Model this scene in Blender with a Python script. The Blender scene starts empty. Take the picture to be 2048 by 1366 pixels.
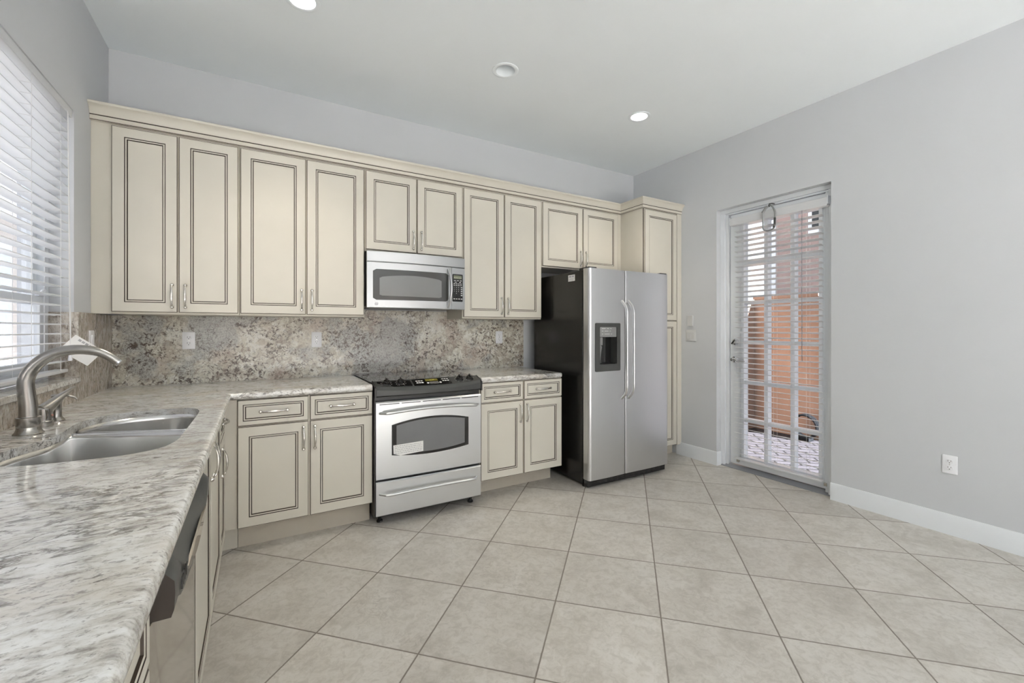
import bpy, bmesh, math, random
from mathutils import Vector, Matrix, geometry
random.seed(7)
PI = math.pi
scene = bpy.context.scene
COL = scene.collection

# ------------------------------------------------------------------ camera
cd = bpy.data.cameras.new('camera'); cam = bpy.data.objects.new('camera', cd); COL.objects.link(cam)
cam.location = (0.79766, -3.60107, 1.27441)
cam.rotation_euler = (PI/2, 0, -math.radians(30.27977))
cd.sensor_width = 36; cd.lens = 872.354/2048*36
cd.shift_y = -25.1666/2048
cd.clip_start = 0.01; cd.clip_end = 200
scene.camera = cam

# ------------------------------------------------------------------ view, world, sun
vs = scene.view_settings
vs.view_transform = 'Standard'; vs.look = 'None'; vs.gamma = 1; vs.use_curve_mapping = False
vs.exposure = 1.2
scene.cycles.use_denoising = True
scene.cycles.max_bounces = 14; scene.cycles.diffuse_bounces = 8; scene.cycles.glossy_bounces = 5
scene.cycles.transparent_max_bounces = 16
scene.cycles.sample_clamp_indirect = 6
scene.cycles.caustics_reflective = False; scene.cycles.caustics_refractive = False

world = bpy.data.worlds.new('sky'); scene.world = world; world.use_nodes = True
wn = world.node_tree; wn.nodes.clear()
w_out = wn.nodes.new('ShaderNodeOutputWorld'); w_bg = wn.nodes.new('ShaderNodeBackground')
w_sky = wn.nodes.new('ShaderNodeTexSky'); w_sky.sky_type = 'NISHITA'; w_sky.sun_disc = False
w_sky.sun_elevation = math.radians(58); w_sky.sun_rotation = math.radians(140); w_sky.dust_density = 2.0
w_tc = wn.nodes.new('ShaderNodeTexCoord'); w_ns = wn.nodes.new('ShaderNodeTexNoise'); w_ns.inputs['Scale'].default_value = 2.2
w_ns.inputs['Detail'].default_value = 5
w_rp = wn.nodes.new('ShaderNodeValToRGB'); w_rp.color_ramp.elements[0].position = .35; w_rp.color_ramp.elements[1].position = .62
w_rp.color_ramp.elements[0].color = (.45, .45, .45, 1); w_rp.color_ramp.elements[1].color = (.95, .95, .95, 1)
w_mx = wn.nodes.new('ShaderNodeMix'); w_mx.data_type = 'RGBA'
w_sc = wn.nodes.new('ShaderNodeVectorMath'); w_sc.operation = 'SCALE'; w_sc.inputs[3].default_value = .16
wn.links.new(w_sky.outputs[0], w_sc.inputs[0])
wn.links.new(w_tc.outputs['Generated'], w_ns.inputs['Vector']); wn.links.new(w_ns.outputs[0], w_rp.inputs[0])
wn.links.new(w_rp.outputs[0], w_mx.inputs[0]); wn.links.new(w_sc.outputs[0], w_mx.inputs[6])
w_mx.inputs[7].default_value = (.97, .98, 1.0, 1)
wn.links.new(w_mx.outputs[2], w_bg.inputs[0]); w_bg.inputs[1].default_value = .85
wn.links.new(w_bg.outputs[0], w_out.inputs[0])

sd = bpy.data.lights.new('sun', 'SUN'); sun = bpy.data.objects.new('sun', sd); COL.objects.link(sun)
sd.energy = 34.0; sd.angle = math.radians(1.0); sd.color = (1, .98, .96)
sun.rotation_euler = Vector((-.45, 1.15, -1.0)).to_track_quat('-Z', 'Y').to_euler()
sun.location = (9, -9, 20)

# ------------------------------------------------------------------ helpers
class MB:
    """collects shapes, builds ONE mesh object"""
    def __init__(s): s.v = []; s.f = []; s.m = []; s.sm = []
    def add(s, verts, faces, m=0, smooth=False):
        o = len(s.v); s.v += [tuple(v) for v in verts]
        for k, f in enumerate(faces):
            s.f.append([i+o for i in f]); s.m.append(m[k] if isinstance(m, list) else m); s.sm.append(smooth)
        return s
    def box(s, a, b, m=0):
        x0, y0, z0 = [min(a[i], b[i]) for i in range(3)]; x1, y1, z1 = [max(a[i], b[i]) for i in range(3)]
        v = [(x0,y0,z0),(x1,y0,z0),(x1,y1,z0),(x0,y1,z0),(x0,y0,z1),(x1,y0,z1),(x1,y1,z1),(x0,y1,z1)]
        return s.add(v, [(0,3,2,1),(4,5,6,7),(0,1,5,4),(1,2,6,5),(2,3,7,6),(3,0,4,7)], m)
    def obox(s, c, ux, uy, uz, m=0):
        c = Vector(c); ux = Vector(ux); uy = Vector(uy); uz = Vector(uz)
        v = [c+ux*i+uy*j+uz*k for k in (-1,1) for j in (-1,1) for i in (-1,1)]
        return s.add(v, [(0,2,3,1),(4,5,7,6),(0,1,5,4),(2,6,7,3),(0,4,6,2),(1,3,7,5)], m)
    def loops(s, L, m=0, closed=True, cap0=True, cap1=True, smooth=False, ring=False):
        """bridge loops (lists of equal length); m may be a list per band"""
        n = len(L[0]); v = [p for l in L for p in l]; f = []; mm = []
        bands = len(L) if ring else len(L)-1
        for i in range(bands):
            a = i*n; b = ((i+1) % len(L))*n
            for j in range(n if closed else n-1):
                k = (j+1) % n
                f.append((a+j, a+k, b+k, b+j)); mm.append(m[i] if isinstance(m, list) else m)
        if closed and not ring:
            if cap0: f.append(tuple(reversed(range(n)))); mm.append(m[0] if isinstance(m, list) else m)
            if cap1: f.append(tuple((len(L)-1)*n+j for j in range(n))); mm.append(m[-1] if isinstance(m, list) else m)
        return s.add(v, f, mm, smooth)
    def tube(s, pts, r, seg=12, m=0, cap=True, flat=1.0, up=None, closed=False):
        pts = [Vector(p) for p in pts]; n = len(pts)
        R = r if isinstance(r, (list, tuple)) else [r]*n
        L = []; prev = None
        for i in range(n):
            if closed: t = pts[(i+1) % n]-pts[i-1]
            else: t = pts[min(i+1, n-1)]-pts[max(i-1, 0)]
            t.normalize()
            if prev is None:
                a = Vector(up) if up else (Vector((0,0,1)) if abs(t.z) < .9 else Vector((1,0,0)))
                nx = (a-t*a.dot(t)).normalized()
            else:
                nx = (prev-t*prev.dot(t)).normalized()
            prev = nx; ny = t.cross(nx)
            L.append([pts[i]+(nx*math.cos(2*PI*j/seg)*flat+ny*math.sin(2*PI*j/seg))*R[i] for j in range(seg)])
        return s.loops(L, m, cap0=cap, cap1=cap, smooth=True, ring=closed)
    def lathe(s, prof, c, axis=(0,0,1), seg=24, m=0, cap=True):
        """prof: list of (r, h)"""
        ax = Vector(axis).normalized(); a = Vector((0,0,1)) if abs(ax.z) < .9 else Vector((1,0,0))
        u = a.cross(ax).normalized(); w = ax.cross(u); c = Vector(c)
        L = [[c+ax*h+(u*math.cos(2*PI*j/seg)+w*math.sin(2*PI*j/seg))*max(r, 1e-5) for j in range(seg)] for r, h in prof]
        return s.loops(L, m, cap0=cap, cap1=cap, smooth=True)
    def prism(s, poly, fn, m=0):
        """poly: 2D points; fn(p, k) -> 3D at end k (0/1)"""
        return s.loops([[fn(p, 0) for p in poly], [fn(p, 1) for p in poly]], m)
    def sweep(s, path, prof, side=1, m=0, caps=True, smooth=False):
        """path: 2D polyline; prof: list of (offset outward, z); outward = right of travel * side"""
        P = [Vector(p) for p in path]; n = len(P); L = []
        for i in range(n):
            d0 = (P[i]-P[i-1]).normalized() if i else None
            d1 = (P[i+1]-P[i]).normalized() if i < n-1 else None
            n0 = Vector((d0.y, -d0.x))*side if d0 else None
            n1 = Vector((d1.y, -d1.x))*side if d1 else None
            if n0 is None: nn = n1
            elif n1 is None: nn = n0
            else:
                nn = n0+n1; nn = nn/(1+n0.dot(n1))
            L.append([(P[i].x+nn.x*d, P[i].y+nn.y*d, z) for d, z in prof])
        k = len(prof); f = []; mm = []; v = [p for l in L for p in l]
        for i in range(n-1):
            for j in range(k-1):
                f.append((i*k+j, (i+1)*k+j, (i+1)*k+j+1, i*k+j+1)); mm.append(m[j] if isinstance(m, list) else m)
        if caps:
            f.append(tuple(range(k))); f.append(tuple(reversed([(n-1)*k+j for j in range(k)])))
            mm += [0, 0]
        return s.add(v, f, mm, smooth)
    def build(s, name, mats, parent=None, bevel=0, seg=2, ang=35, recalc=True):
        me = bpy.data.meshes.new(name)
        off = Vector((0,0,0)); p = parent
        while p is not None: off += p.location; p = p.parent
        me.from_pydata([Vector(v)-off for v in s.v], [], s.f)
        mats = mats if isinstance(mats, (list, tuple)) else [mats]
        for q in mats: me.materials.append(q)
        for i, q in enumerate(me.polygons): q.material_index = s.m[i]; q.use_smooth = True
        if recalc:
            bm = bmesh.new(); bm.from_mesh(me); bmesh.ops.recalc_face_normals(bm, faces=bm.faces); bm.to_mesh(me); bm.free()
        me.set_sharp_from_angle(angle=math.radians(ang))
        o = bpy.data.objects.new(name, me); COL.objects.link(o)
        if parent: o.parent = parent
        if bevel:
            b = o.modifiers.new('bevel', 'BEVEL'); b.width = bevel; b.segments = seg; b.limit_method = 'ANGLE'; b.angle_limit = math.radians(40)
        return o

def tag(o, label=None, cat=None, group=None, kind=None):
    if label: o['label'] = label
    if cat: o['category'] = cat
    if group: o['group'] = group
    if kind: o['kind'] = kind
    return o
def thing(name, loc, label, cat, group=None):
    o = bpy.data.objects.new(name, None); COL.objects.link(o); o.location = loc; o.empty_display_size = .1
    return tag(o, label, cat, group)
def struct_root(name, loc):
    o = bpy.data.objects.new(name, None); COL.objects.link(o); o.location = loc; o['kind'] = 'structure'; return o
def struct(name, mb, mats, **k):
    o = mb.build(name, mats, **k); o['kind'] = 'structure'; return o
def copy_tree(o, parent=None):
    c = o.copy(); COL.objects.link(c)
    if parent is not None: c.parent = parent
    for ch in [q for q in bpy.data.objects if q.parent == o]: copy_tree(ch, c)
    return c
def rrect(x0, y0, x1, y1, r, n=5):
    P = []
    for cx, cy, a0 in ((x1-r, y1-r, 0), (x0+r, y1-r, 90), (x0+r, y0+r, 180), (x1-r, y0+r, 270)):
        for k in range(n+1):
            a = math.radians(a0+90*k/n); P.append((cx+r*math.cos(a), cy+r*math.sin(a)))
    return P
def text_mesh(txt, size, name, mat, origin, U, V, parent, align='CENTER', depth=.0002):
    cu = bpy.data.curves.new('tmp', 'FONT'); cu.body = txt; cu.size = size; cu.align_x = align; cu.align_y = 'CENTER'; cu.extrude = depth
    t = bpy.data.objects.new('tmp', cu); COL.objects.link(t)
    dg = bpy.context.evaluated_depsgraph_get(); dg.update()
    me = bpy.data.meshes.new_from_object(t.evaluated_get(dg)); bpy.data.objects.remove(t)
    U = Vector(U).normalized(); V = Vector(V).normalized(); N = U.cross(V); O = Vector(origin); p = parent
    while p is not None: O = O-p.location; p = p.parent
    me.transform(Matrix(((U.x, V.x, N.x, O.x), (U.y, V.y, N.y, O.y), (U.z, V.z, N.z, O.z), (0,0,0,1))))
    me.materials.clear(); me.materials.append(mat); me.name = name
    o = bpy.data.objects.new(name, me); COL.objects.link(o); o.parent = parent; return o

# ------------------------------------------------------------------ materials
class NT:
    def __init__(s, name):
        s.mat = bpy.data.materials.new(name); s.mat.use_nodes = True; s.t = s.mat.node_tree
        s.b = s.t.nodes['Principled BSDF']; s.out = s.t.nodes['Material Output']
    def n(s, typ, **k):
        q = s.t.nodes.new('ShaderNode'+typ)
        for a, v in k.items():
            if a.startswith('i_'):
                key = a[2:].replace('_', ' '); q.inputs[int(key) if key.isdigit() else key].default_value = v
            else: setattr(q, a, v)
        return q
    def l(s, a, b): s.t.links.new(a, b)
    def coord(s, scale=(1,1,1), rot=(0,0,0), loc=(0,0,0)):
        tc = s.n('TexCoord'); mp = s.n('Mapping'); s.l(tc.outputs['Object'], mp.inputs[0])
        mp.inputs['Scale'].default_value = scale; mp.inputs['Rotation'].default_value = rot; mp.inputs['Location'].default_value = loc
        return mp.outputs[0]
    def noise(s, vec, scale, detail=4, rough=.5, dist=0, typ='FBM'):
        q = s.n('TexNoise'); q.inputs['Scale'].default_value = scale; q.inputs['Detail'].default_value = detail
        q.inputs['Roughness'].default_value = rough; q.inputs['Distortion'].default_value = dist
        if vec is not None: s.l(vec, q.inputs['Vector'])
        return q.outputs[0]
    def ramp(s, fac, stops, interp='LINEAR'):
        q = s.n('ValToRGB'); cr = q.color_ramp; cr.interpolation = interp
        while len(cr.elements) < len(stops): cr.elements.new(.5)
        for e, (p, c) in zip(cr.elements, stops):
            e.position = p; e.color = (c, c, c, 1) if isinstance(c, (int, float)) else (*c, 1)
        s.l(fac, q.inputs[0]); return q.outputs[0]
    def mix(s, fac, a, b, blend='MIX'):
        q = s.n('Mix', data_type='RGBA', blend_type=blend)
        for val, idx in ((fac, 0), (a, 6), (b, 7)):
            if isinstance(val, (int, float)): q.inputs[idx].default_value = val
            elif isinstance(val, tuple): q.inputs[idx].default_value = (*val, 1)
            else: s.l(val, q.inputs[idx])
        return q.outputs[2]
    def math(s, op, a, b=0.0):
        q = s.n('Math', operation=op)
        for val, idx in ((a, 0), (b, 1)):
            if isinstance(val, (int, float)): q.inputs[idx].default_value = val
            else: s.l(val, q.inputs[idx])
        return q.outputs[0]
    def bump(s, h, strength=.2, dist=.001):
        q = s.n('Bump'); q.inputs['Strength'].default_value = strength; q.inputs['Distance'].default_value = dist
        s.l(h, q.inputs['Height']); s.l(q.outputs[0], s.b.inputs['Normal'])

def plain(name, col, rough=.5, metal=0, var=.04, scale=8, spec=.5, coat=0, bump=0, bscale=300):
    t = NT(name); v = t.coord()
    n = t.noise(v, scale, 3)
    c = t.ramp(n, [(.3, tuple(max(0, q*(1-var)) for q in col)), (.7, tuple(min(1, q*(1+var)) for q in col))])
    t.l(c, t.b.inputs['Base Color'])
    t.b.inputs['Roughness'].default_value = rough; t.b.inputs['Metallic'].default_value = metal
    t.b.inputs['Specular IOR Level'].default_value = spec; t.b.inputs['Coat Weight'].default_value = coat
    if bump: t.bump(t.noise(v, bscale, 2), bump, .0006)
    return t.mat

M = {}
M['wall'] = plain('wall_paint', (.60, .617, .642), .75, var=.012, scale=2, spec=.25, bump=.25, bscale=120)
M['ceiling'] = plain('ceiling_paint', (.845, .89, .92), .85, var=.01, scale=2, spec=.2, bump=.2, bscale=100)
M['trim'] = plain('white_trim_paint', (.76, .79, .82), .35, var=.01)
M['door_white'] = plain('white_door_enamel', (.80, .83, .86), .35, var=.01)
M['cream'] = plain('cream_cabinet_paint', (.645, .615, .54), .38, var=.025, scale=3)
M['glaze'] = plain('brown_glaze', (.05, .033, .022), .5, var=.2, scale=20)
M['toe'] = plain('taupe_toe_kick', (.52, .48, .41), .5)
M['nickel'] = plain('brushed_nickel', (.66, .64, .60), .26, metal=1, var=.08, scale=60)
M['faucet'] = plain('brushed_faucet_steel', (.40, .385, .36), .25, metal=1, var=.06, scale=60)
M['chrome'] = plain('polished_chrome', (.75, .76, .78), .08, metal=1, var=.01)
M['black'] = plain('black_plastic', (.018, .018, .018), .35, var=.1)
M['blackgloss'] = plain('black_glass', (.012, .012, .012), .05, var=.05, spec=.6)
M['darkgrey'] = plain('dark_grey_plastic', (.055, .057, .055), .35, var=.06)
M['grey'] = plain('grey_plastic', (.25, .25, .25), .35, var=.06)
M['plate'] = plain('white_plate_plastic', (.80, .81, .84), .3, var=.01)
M['plate_grey'] = plain('wall_toned_plate', (.60, .605, .61), .4, var=.01)
M['endshade'] = plain('brown_black_end_shade', (.022, .014, .009), .45)  # dark reflection put into the colour of the dishwasher panel end
M['slot'] = plain('dark_slot', (.02, .018, .016), .6)
M['paper'] = plain('white_paper', (.82, .82, .80), .7, var=.015)
M['ink'] = plain('printed_ink', (.07, .07, .09), .7)
M['inkgrey'] = plain('grey_print', (.35, .35, .36), .7)
M['navy'] = plain('navy_ink', (.03, .035, .12), .7)
M['keywhite'] = plain('white_key_print', (.75, .75, .75), .5)
M['cord'] = plain('white_cord', (.78, .78, .78), .7)
M['rubber'] = plain('black_rubber', (.015, .015, .015), .7)
M['threshold'] = plain('grey_metal_threshold', (.34, .355, .38), .4, metal=.6)
M['stucco'] = plain('terracotta_stucco', (.34, .24, .185), .9, var=.10, scale=1.6, spec=.1, bump=.6, bscale=90)
M['stucco_beige'] = plain('beige_stucco', (.58, .53, .49), .9, var=.06, scale=1.2, spec=.1, bump=.5, bscale=90)
M['stucco_pink'] = plain('faded_terracotta_stucco', (.36, .265, .24), .9, var=.08, scale=1.0, spec=.1)
M['rooftile'] = plain('roof_tile', (.30, .17, .11), .8, var=.2, scale=10)
M['concrete'] = plain('pale_concrete', (.78, .79, .80), .85, var=.05, scale=2)
M['hosegrey'] = plain('grey_hose', (.010, .011, .013), .9, spec=.02)
M['basket'] = plain('speckled_reflector', (.45, .45, .44), .5)

def stainless(name, col=(.47, .48, .485), rough=.32, axis='x'):
    t = NT(name)
    sc = {'x': (3, 300, 300), 'z': (300, 300, 3), 'y': (300, 3, 300)}[axis]
    v = t.coord(sc); n = t.noise(v, 1, 3, .6)
    t.l(t.ramp(n, [(.25, tuple(q*.992 for q in col)), (.75, tuple(min(1, q*1.008) for q in col))]), t.b.inputs['Base Color'])
    r = t.n('MapRange'); r.inputs[3].default_value = rough*.98; r.inputs[4].default_value = rough*1.02
    t.l(n, r.inputs[0]); t.l(r.outputs[0], t.b.inputs['Roughness'])
    t.b.inputs['Metallic'].default_value = 1
    return t.mat
M['steel'] = stainless('brushed_stainless_steel')
M['steel_v'] = stainless('brushed_stainless_vertical', (.64, .645, .65), axis='z', rough=.34)
M['sinksteel'] = stainless('sink_stainless_steel', (.70, .70, .69), .22, 'y')
M['steel_range'] = stainless('range_stainless_steel', (.63, .645, .65), .34)
M['dwsteel'] = stainless('glossy_dishwasher_steel', (.56, .53, .49), .10, 'y')
M['mwglass'] = plain('grey_mesh_glass', (.20, .205, .205), .10, var=.03, spec=.7)
M['ovenglass'] = plain('grey_oven_glass', (.17, .175, .18), .10, var=.03, spec=.8)

def glass_mat(name, tint=(.97, .985, 1.0), refl=1.0):
    t = NT(name); t.t.nodes.remove(t.b)
    tr = t.n('BsdfTransparent'); tr.inputs[0].default_value = (*tint, 1)
    gl = t.n('BsdfGlossy'); gl.inputs['Roughness'].default_value = .02
    lw = t.n('LayerWeight'); fc = t.math('ADD', t.math('MULTIPLY', t.math('POWER', lw.outputs['Facing'], 5.0), .92), .03)
    mx = t.n('MixShader'); t.l(t.math('MULTIPLY', fc, refl), mx.inputs[0]); t.l(tr.outputs[0], mx.inputs[1]); t.l(gl.outputs[0], mx.inputs[2])
    t.l(mx.outputs[0], t.out.inputs[0]); return t.mat
M['glass'] = glass_mat('clear_pane_glass')

def emit(name, col, s):
    t = NT(name); t.b.inputs['Base Color'].default_value = (*col, 1)
    t.b.inputs['Emission Color'].default_value = (*col, 1); t.b.inputs['Emission Strength'].default_value = s
    return t.mat
M['lampglow'] = emit('lit_lamp_lens', (1, .98, .94), 14)
M['display'] = emit('amber_display', (.10, .085, .01), .25)
M['display_g'] = emit('dim_green_display', (.10, .11, .07), .3)

def slat_mat():
    t = NT('white_faux_wood_slat'); v = t.coord((6, 6, 60))
    n = t.noise(v, 1, 2)
    t.l(t.ramp(n, [(.3, (.80, .81, .82)), (.7, (.84, .85, .86))]), t.b.inputs['Base Color'])
    t.b.inputs['Roughness'].default_value = .4
    tl = t.n('BsdfTranslucent'); tl.inputs[0].default_value = (.85, .86, .88, 1)
    mx = t.n('MixShader'); mx.inputs[0].default_value = .3
    t.l(t.b.outputs[0], mx.inputs[1]); t.l(tl.outputs[0], mx.inputs[2]); t.l(mx.outputs[0], t.out.inputs[0])
    return t.mat
M['slat'] = slat_mat()

def floor_mat():
    t = NT('diagonal_ceramic_floor_tile')
    S = .4683; ox, oy = 3.9912, -1.2769
    tc = t.n('TexCoord'); mp = t.n('Mapping', vector_type='TEXTURE'); t.l(tc.outputs['Object'], mp.inputs[0])
    mp.inputs['Location'].default_value = (ox, oy, 0); mp.inputs['Rotation'].default_value = (0, 0, -PI/4); mp.inputs['Scale'].default_value = (S, S, S)
    v = mp.outputs[0]
    sp = t.n('SeparateXYZ'); t.l(v, sp.inputs[0])
    wob = t.math('MULTIPLY', t.math('SUBTRACT', t.noise(v, 14, 3), .5), .006)
    def edge(o):
        f = t.math('FRACT', t.math('ADD', o, wob)); return t.math('MINIMUM', f, t.math('SUBTRACT', 1, f))
    e = t.math('MINIMUM', edge(sp.outputs[0]), edge(sp.outputs[1]))
    grout = t.ramp(e, [(.0055, 1.0), (.0085, 0.0)])
    fl = t.n('VectorMath', operation='FLOOR'); t.l(v, fl.inputs[0])
    wn_ = t.n('TexWhiteNoise', noise_dimensions='3D'); t.l(fl.outputs[0], wn_.inputs[0])
    off = t.n('VectorMath', operation='SCALE'); t.l(wn_.outputs[1], off.inputs[0]); off.inputs[3].default_value = 30
    ad = t.n('VectorMath', operation='ADD'); t.l(v, ad.inputs[0]); t.l(off.outputs[0], ad.inputs[1]); q = ad.outputs[0]
    n1 = t.noise(q, 2.2, 6, .6, .6); n2 = t.noise(q, 5, 7, .65, 1.4); n3 = t.noise(q, 40, 3)
    base = t.ramp(n1, [(.30, (.44, .415, .375)), (.50, (.545, .52, .478)), (.72, (.60, .58, .545))])
    vein = t.ramp(t.math('ABSOLUTE', t.math('SUBTRACT', n2, .5)), [(.0, 1.0), (.035, 0.0)])
    vm = t.math('MULTIPLY', vein, t.ramp(t.noise(q, 1.7, 3), [(.5, 0.0), (.72, .6)]))
    base = t.mix(vm, base, (.33, .305, .275))
    n4 = t.noise(q, 13, 8, .72, .8)
    base = t.mix(t.ramp(n4, [(.40, .38), (.52, 0.0)]), base, (.345, .32, .285))
    base = t.mix(t.ramp(n4, [(.52, 0.0), (.66, .30)]), base, (.64, .625, .60))
    base = t.mix(t.math('MULTIPLY', t.ramp(n3, [(.58, 0.0), (.70, 1.0)]), .16), base, (.36, .33, .28))
    hs = t.n('HueSaturation'); t.l(base, hs.inputs['Color'])
    mr = t.n('MapRange'); mr.inputs[3].default_value = .94; mr.inputs[4].default_value = 1.06; t.l(wn_.outputs[0], mr.inputs[0]); t.l(mr.outputs[0], hs.inputs['Value'])
    col = t.mix(grout, hs.outputs[0], (.20, .175, .15))
    t.l(col, t.b.inputs['Base Color'])
    rr = t.n('MapRange'); rr.inputs[3].default_value = .36; rr.inputs[4].default_value = .8; t.l(grout, rr.inputs[0]); t.l(rr.outputs[0], t.b.inputs['Roughness'])
    h = t.math('ADD', t.math('MULTIPLY', grout, -1.0), t.math('MULTIPLY', n2, .12)); t.bump(h, .35, .0015)
    return t.mat
M['floor'] = floor_mat()

def granite(name, mode):
    t = NT(name)
    def warp(v, sc, amt):
        q = t.n('TexNoise'); q.inputs['Scale'].default_value = sc; q.inputs['Detail'].default_value = 3; t.l(v, q.inputs['Vector'])
        a = t.n('VectorMath', operation='SUBTRACT'); t.l(q.outputs[1], a.inputs[0]); a.inputs[1].default_value = (.5, .5, .5)
        m = t.n('VectorMath', operation='SCALE'); t.l(a.outputs[0], m.inputs[0]); m.inputs[3].default_value = amt
        d = t.n('VectorMath', operation='ADD'); t.l(v, d.inputs[0]); t.l(m.outputs[0], d.inputs[1]); return d.outputs[0]
    def vein(n, w0, w1): return t.ramp(t.math('ABSOLUTE', t.math('SUBTRACT', n, .5)), [(0, 1.0), (w0, .9), (w1, 0.0)])
    if mode == 'back':
        v = t.coord(); w = warp(warp(v, 9, .07), 38, .04)
        def vor(vec, sc, feat='F1'):
            q = t.n('TexVoronoi', feature=feat); q.inputs['Scale'].default_value = sc; t.l(vec, q.inputs['Vector']); return q
        cell = vor(w, 21); sx = t.n('SeparateColor'); t.l(cell.outputs['Color'], sx.inputs[0])
        cell2 = vor(w, 58); sx2 = t.n('SeparateColor'); t.l(cell2.outputs['Color'], sx2.inputs[0])
        mid = t.math('ADD', t.math('MULTIPLY', sx.outputs[0], .34), t.math('ADD', t.math('MULTIPLY', sx2.outputs[0], .26), t.math('MULTIPLY', t.noise(v, 7, 4, .6), .40)))
        base = t.ramp(mid, [(.24, (.35, .30, .25)), (.38, (.50, .465, .395)), (.52, (.64, .62, .535)), (.70, (.74, .735, .68))])
        base = t.mix(t.ramp(t.noise(t.coord(loc=(5, 3, 1)), 3.3, 4, .55, .6), [(.52, 0.0), (.64, .5)]), base, (.50, .405, .345))
        spk = t.noise(v, 120, 4, .7, .3)
        grey = t.ramp(spk, [(.34, (.12, .115, .11)), (.45, (.36, .36, .345)), (.60, (.54, .545, .525))])
        gm = t.ramp(t.noise(warp(t.coord(loc=(3.1, 2, 8)), 6, .12), 2.2, 5, .6), [(.50, 0.0), (.56, .85)])
        base = t.mix(gm, base, grey)
        w2 = warp(warp(v, 14, .05), 45, .03)
        vm = t.ramp(t.noise(t.coord(loc=(2, 7, 4)), 4.6, 5, .62, .4), [(.45, 0.0), (.56, 1.0)])
        dash = t.ramp(t.noise(w2, 48, 4, .6), [(.47, 0.0), (.53, 1.0)])
        base = t.mix(t.math('MULTIPLY', t.math('MULTIPLY', vein(t.noise(w2, 15, 3, .5), .022, .05), vm), dash), base, (.085, .062, .052))
        base = t.mix(t.math('MULTIPLY', t.math('MULTIPLY', vein(t.noise(w2, 34, 3, .5), .03, .07), t.ramp(t.noise(t.coord(loc=(8, 2, 6)), 7, 4, .65), [(.47, 0.0), (.57, 1.0)])), dash), base, (.14, .11, .092))
        base = t.mix(t.math('MULTIPLY', t.ramp(t.noise(w2, 36, 6, .75), [(.575, 0.0), (.62, .9)]), vm), base, (.075, .055, .048))
        base = t.mix(t.ramp(t.noise(w2, 70, 5, .75), [(.61, 0.0), (.65, .85)]), base, (.10, .08, .07))
        base = t.mix(t.ramp(t.noise(t.coord(loc=(9, 1, 3)), 20, 5, .7, .5), [(.655, 0.0), (.68, 1.0)]), base, (.05, .036, .032))
        base = t.mix(t.ramp(t.noise(v, 190, 3, .7), [(.56, 0.0), (.66, .5)]), base, (.15, .13, .115))
    else:
        c = mode == 'counter'
        def st(k, loc=(0, 0, 0)): return t.coord((1/k, 1, 1), rot=(0, 0, .16), loc=loc) if c else t.coord((1, 1, 1/k), rot=(.16, 0, 0), loc=loc)
        w = warp(st(2.1), 7, .045)
        mid = t.noise(w, 38, 7, .68, .4)
        if c: base = t.ramp(mid, [(.33, (.34, .32, .29)), (.43, (.58, .56, .525)), (.52, (.72, .715, .69)), (.66, (.80, .80, .79))])
        else: base = t.ramp(mid, [(.34, (.20, .165, .13)), (.44, (.37, .325, .275)), (.53, (.50, .455, .40)), (.66, (.62, .59, .545))])
        base = t.mix(t.ramp(t.noise(st(1.5, (4, 1, 2)), 3.6, 4, .55, .5), [(.50, 0.0), (.62, .55)]), base, (.57, .515, .44) if c else (.36, .30, .245))
        dark = (.11, .095, .088) if c else (.07, .05, .04)
        dm = t.ramp(t.noise(st(1.4, (1, 5, 2)), 5, 4, .6), [(.42, .25), (.60, 1.0)])
        base = t.mix(t.math('MULTIPLY', t.ramp(t.noise(warp(st(2.7, (7, 2, 1)), 9, .035), 78, 5, .68, .5), [(.55, 0.0), (.625, .95)]), dm), base, dark)
        base = t.mix(t.math('MULTIPLY', vein(t.noise(warp(st(2.2, (2, 9, 1)), 5, .08), 12, 6, .62, 1.0), .008, .03), t.ramp(t.noise(st(1.2, (6, 6, 6)), 5, 3), [(.52, 0.0), (.62, .8)])), base, dark)
        base = t.mix(t.ramp(t.noise(st(1.6, (3, 3, 3)), 130, 4, .7), [(.57, 0.0), (.66, .6)]), base, tuple(q*1.5 for q in dark))
    t.l(base, t.b.inputs['Base Color'])
    t.b.inputs['Roughness'].default_value = .06 if mode == 'counter' else .16
    t.b.inputs['Specular IOR Level'].default_value = 1.0 if mode == 'counter' else .6
    return t.mat
M['granite'] = granite('polished_granite_counter', 'counter')
M['granite_back'] = granite('polished_granite_backsplash', 'back')
M['granite_left'] = granite('polished_granite_side_splash', 'splash_left')

def paver_mat():
    t = NT('herringbone_brick_pavers')
    v = t.coord(rot=(0, 0, PI/4))
    br = t.n('TexBrick'); t.l(v, br.inputs[0]); br.inputs['Scale'].default_value = 1
    br.inputs['Brick Width'].default_value = .21; br.inputs['Row Height'].default_value = .105; br.inputs['Mortar Size'].default_value = .009
    br.inputs['Color1'].default_value = (.040, .038, .044, 1); br.inputs['Color2'].default_value = (.048, .046, .053, 1); br.inputs['Mortar'].default_value = (.006, .006, .006, 1)
    t.l(t.mix(t.math('MULTIPLY', t.noise(v, 6, 4), .3), br.outputs[0], (.030, .028, .031)), t.b.inputs['Base Color'])
    t.b.inputs['Roughness'].default_value = .9; t.b.inputs['Specular IOR Level'].default_value = .05
    return t.mat
M['paver'] = paver_mat()

# ------------------------------------------------------------------ lamps of the room
W, H, D = 4.508, 3.017, -8.5          # right wall, ceiling, front wall
LAMPS = [(1.004, -1.0458, True), (2.2415, -1.0389, False), (3.503, -1.037, True)]

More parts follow.
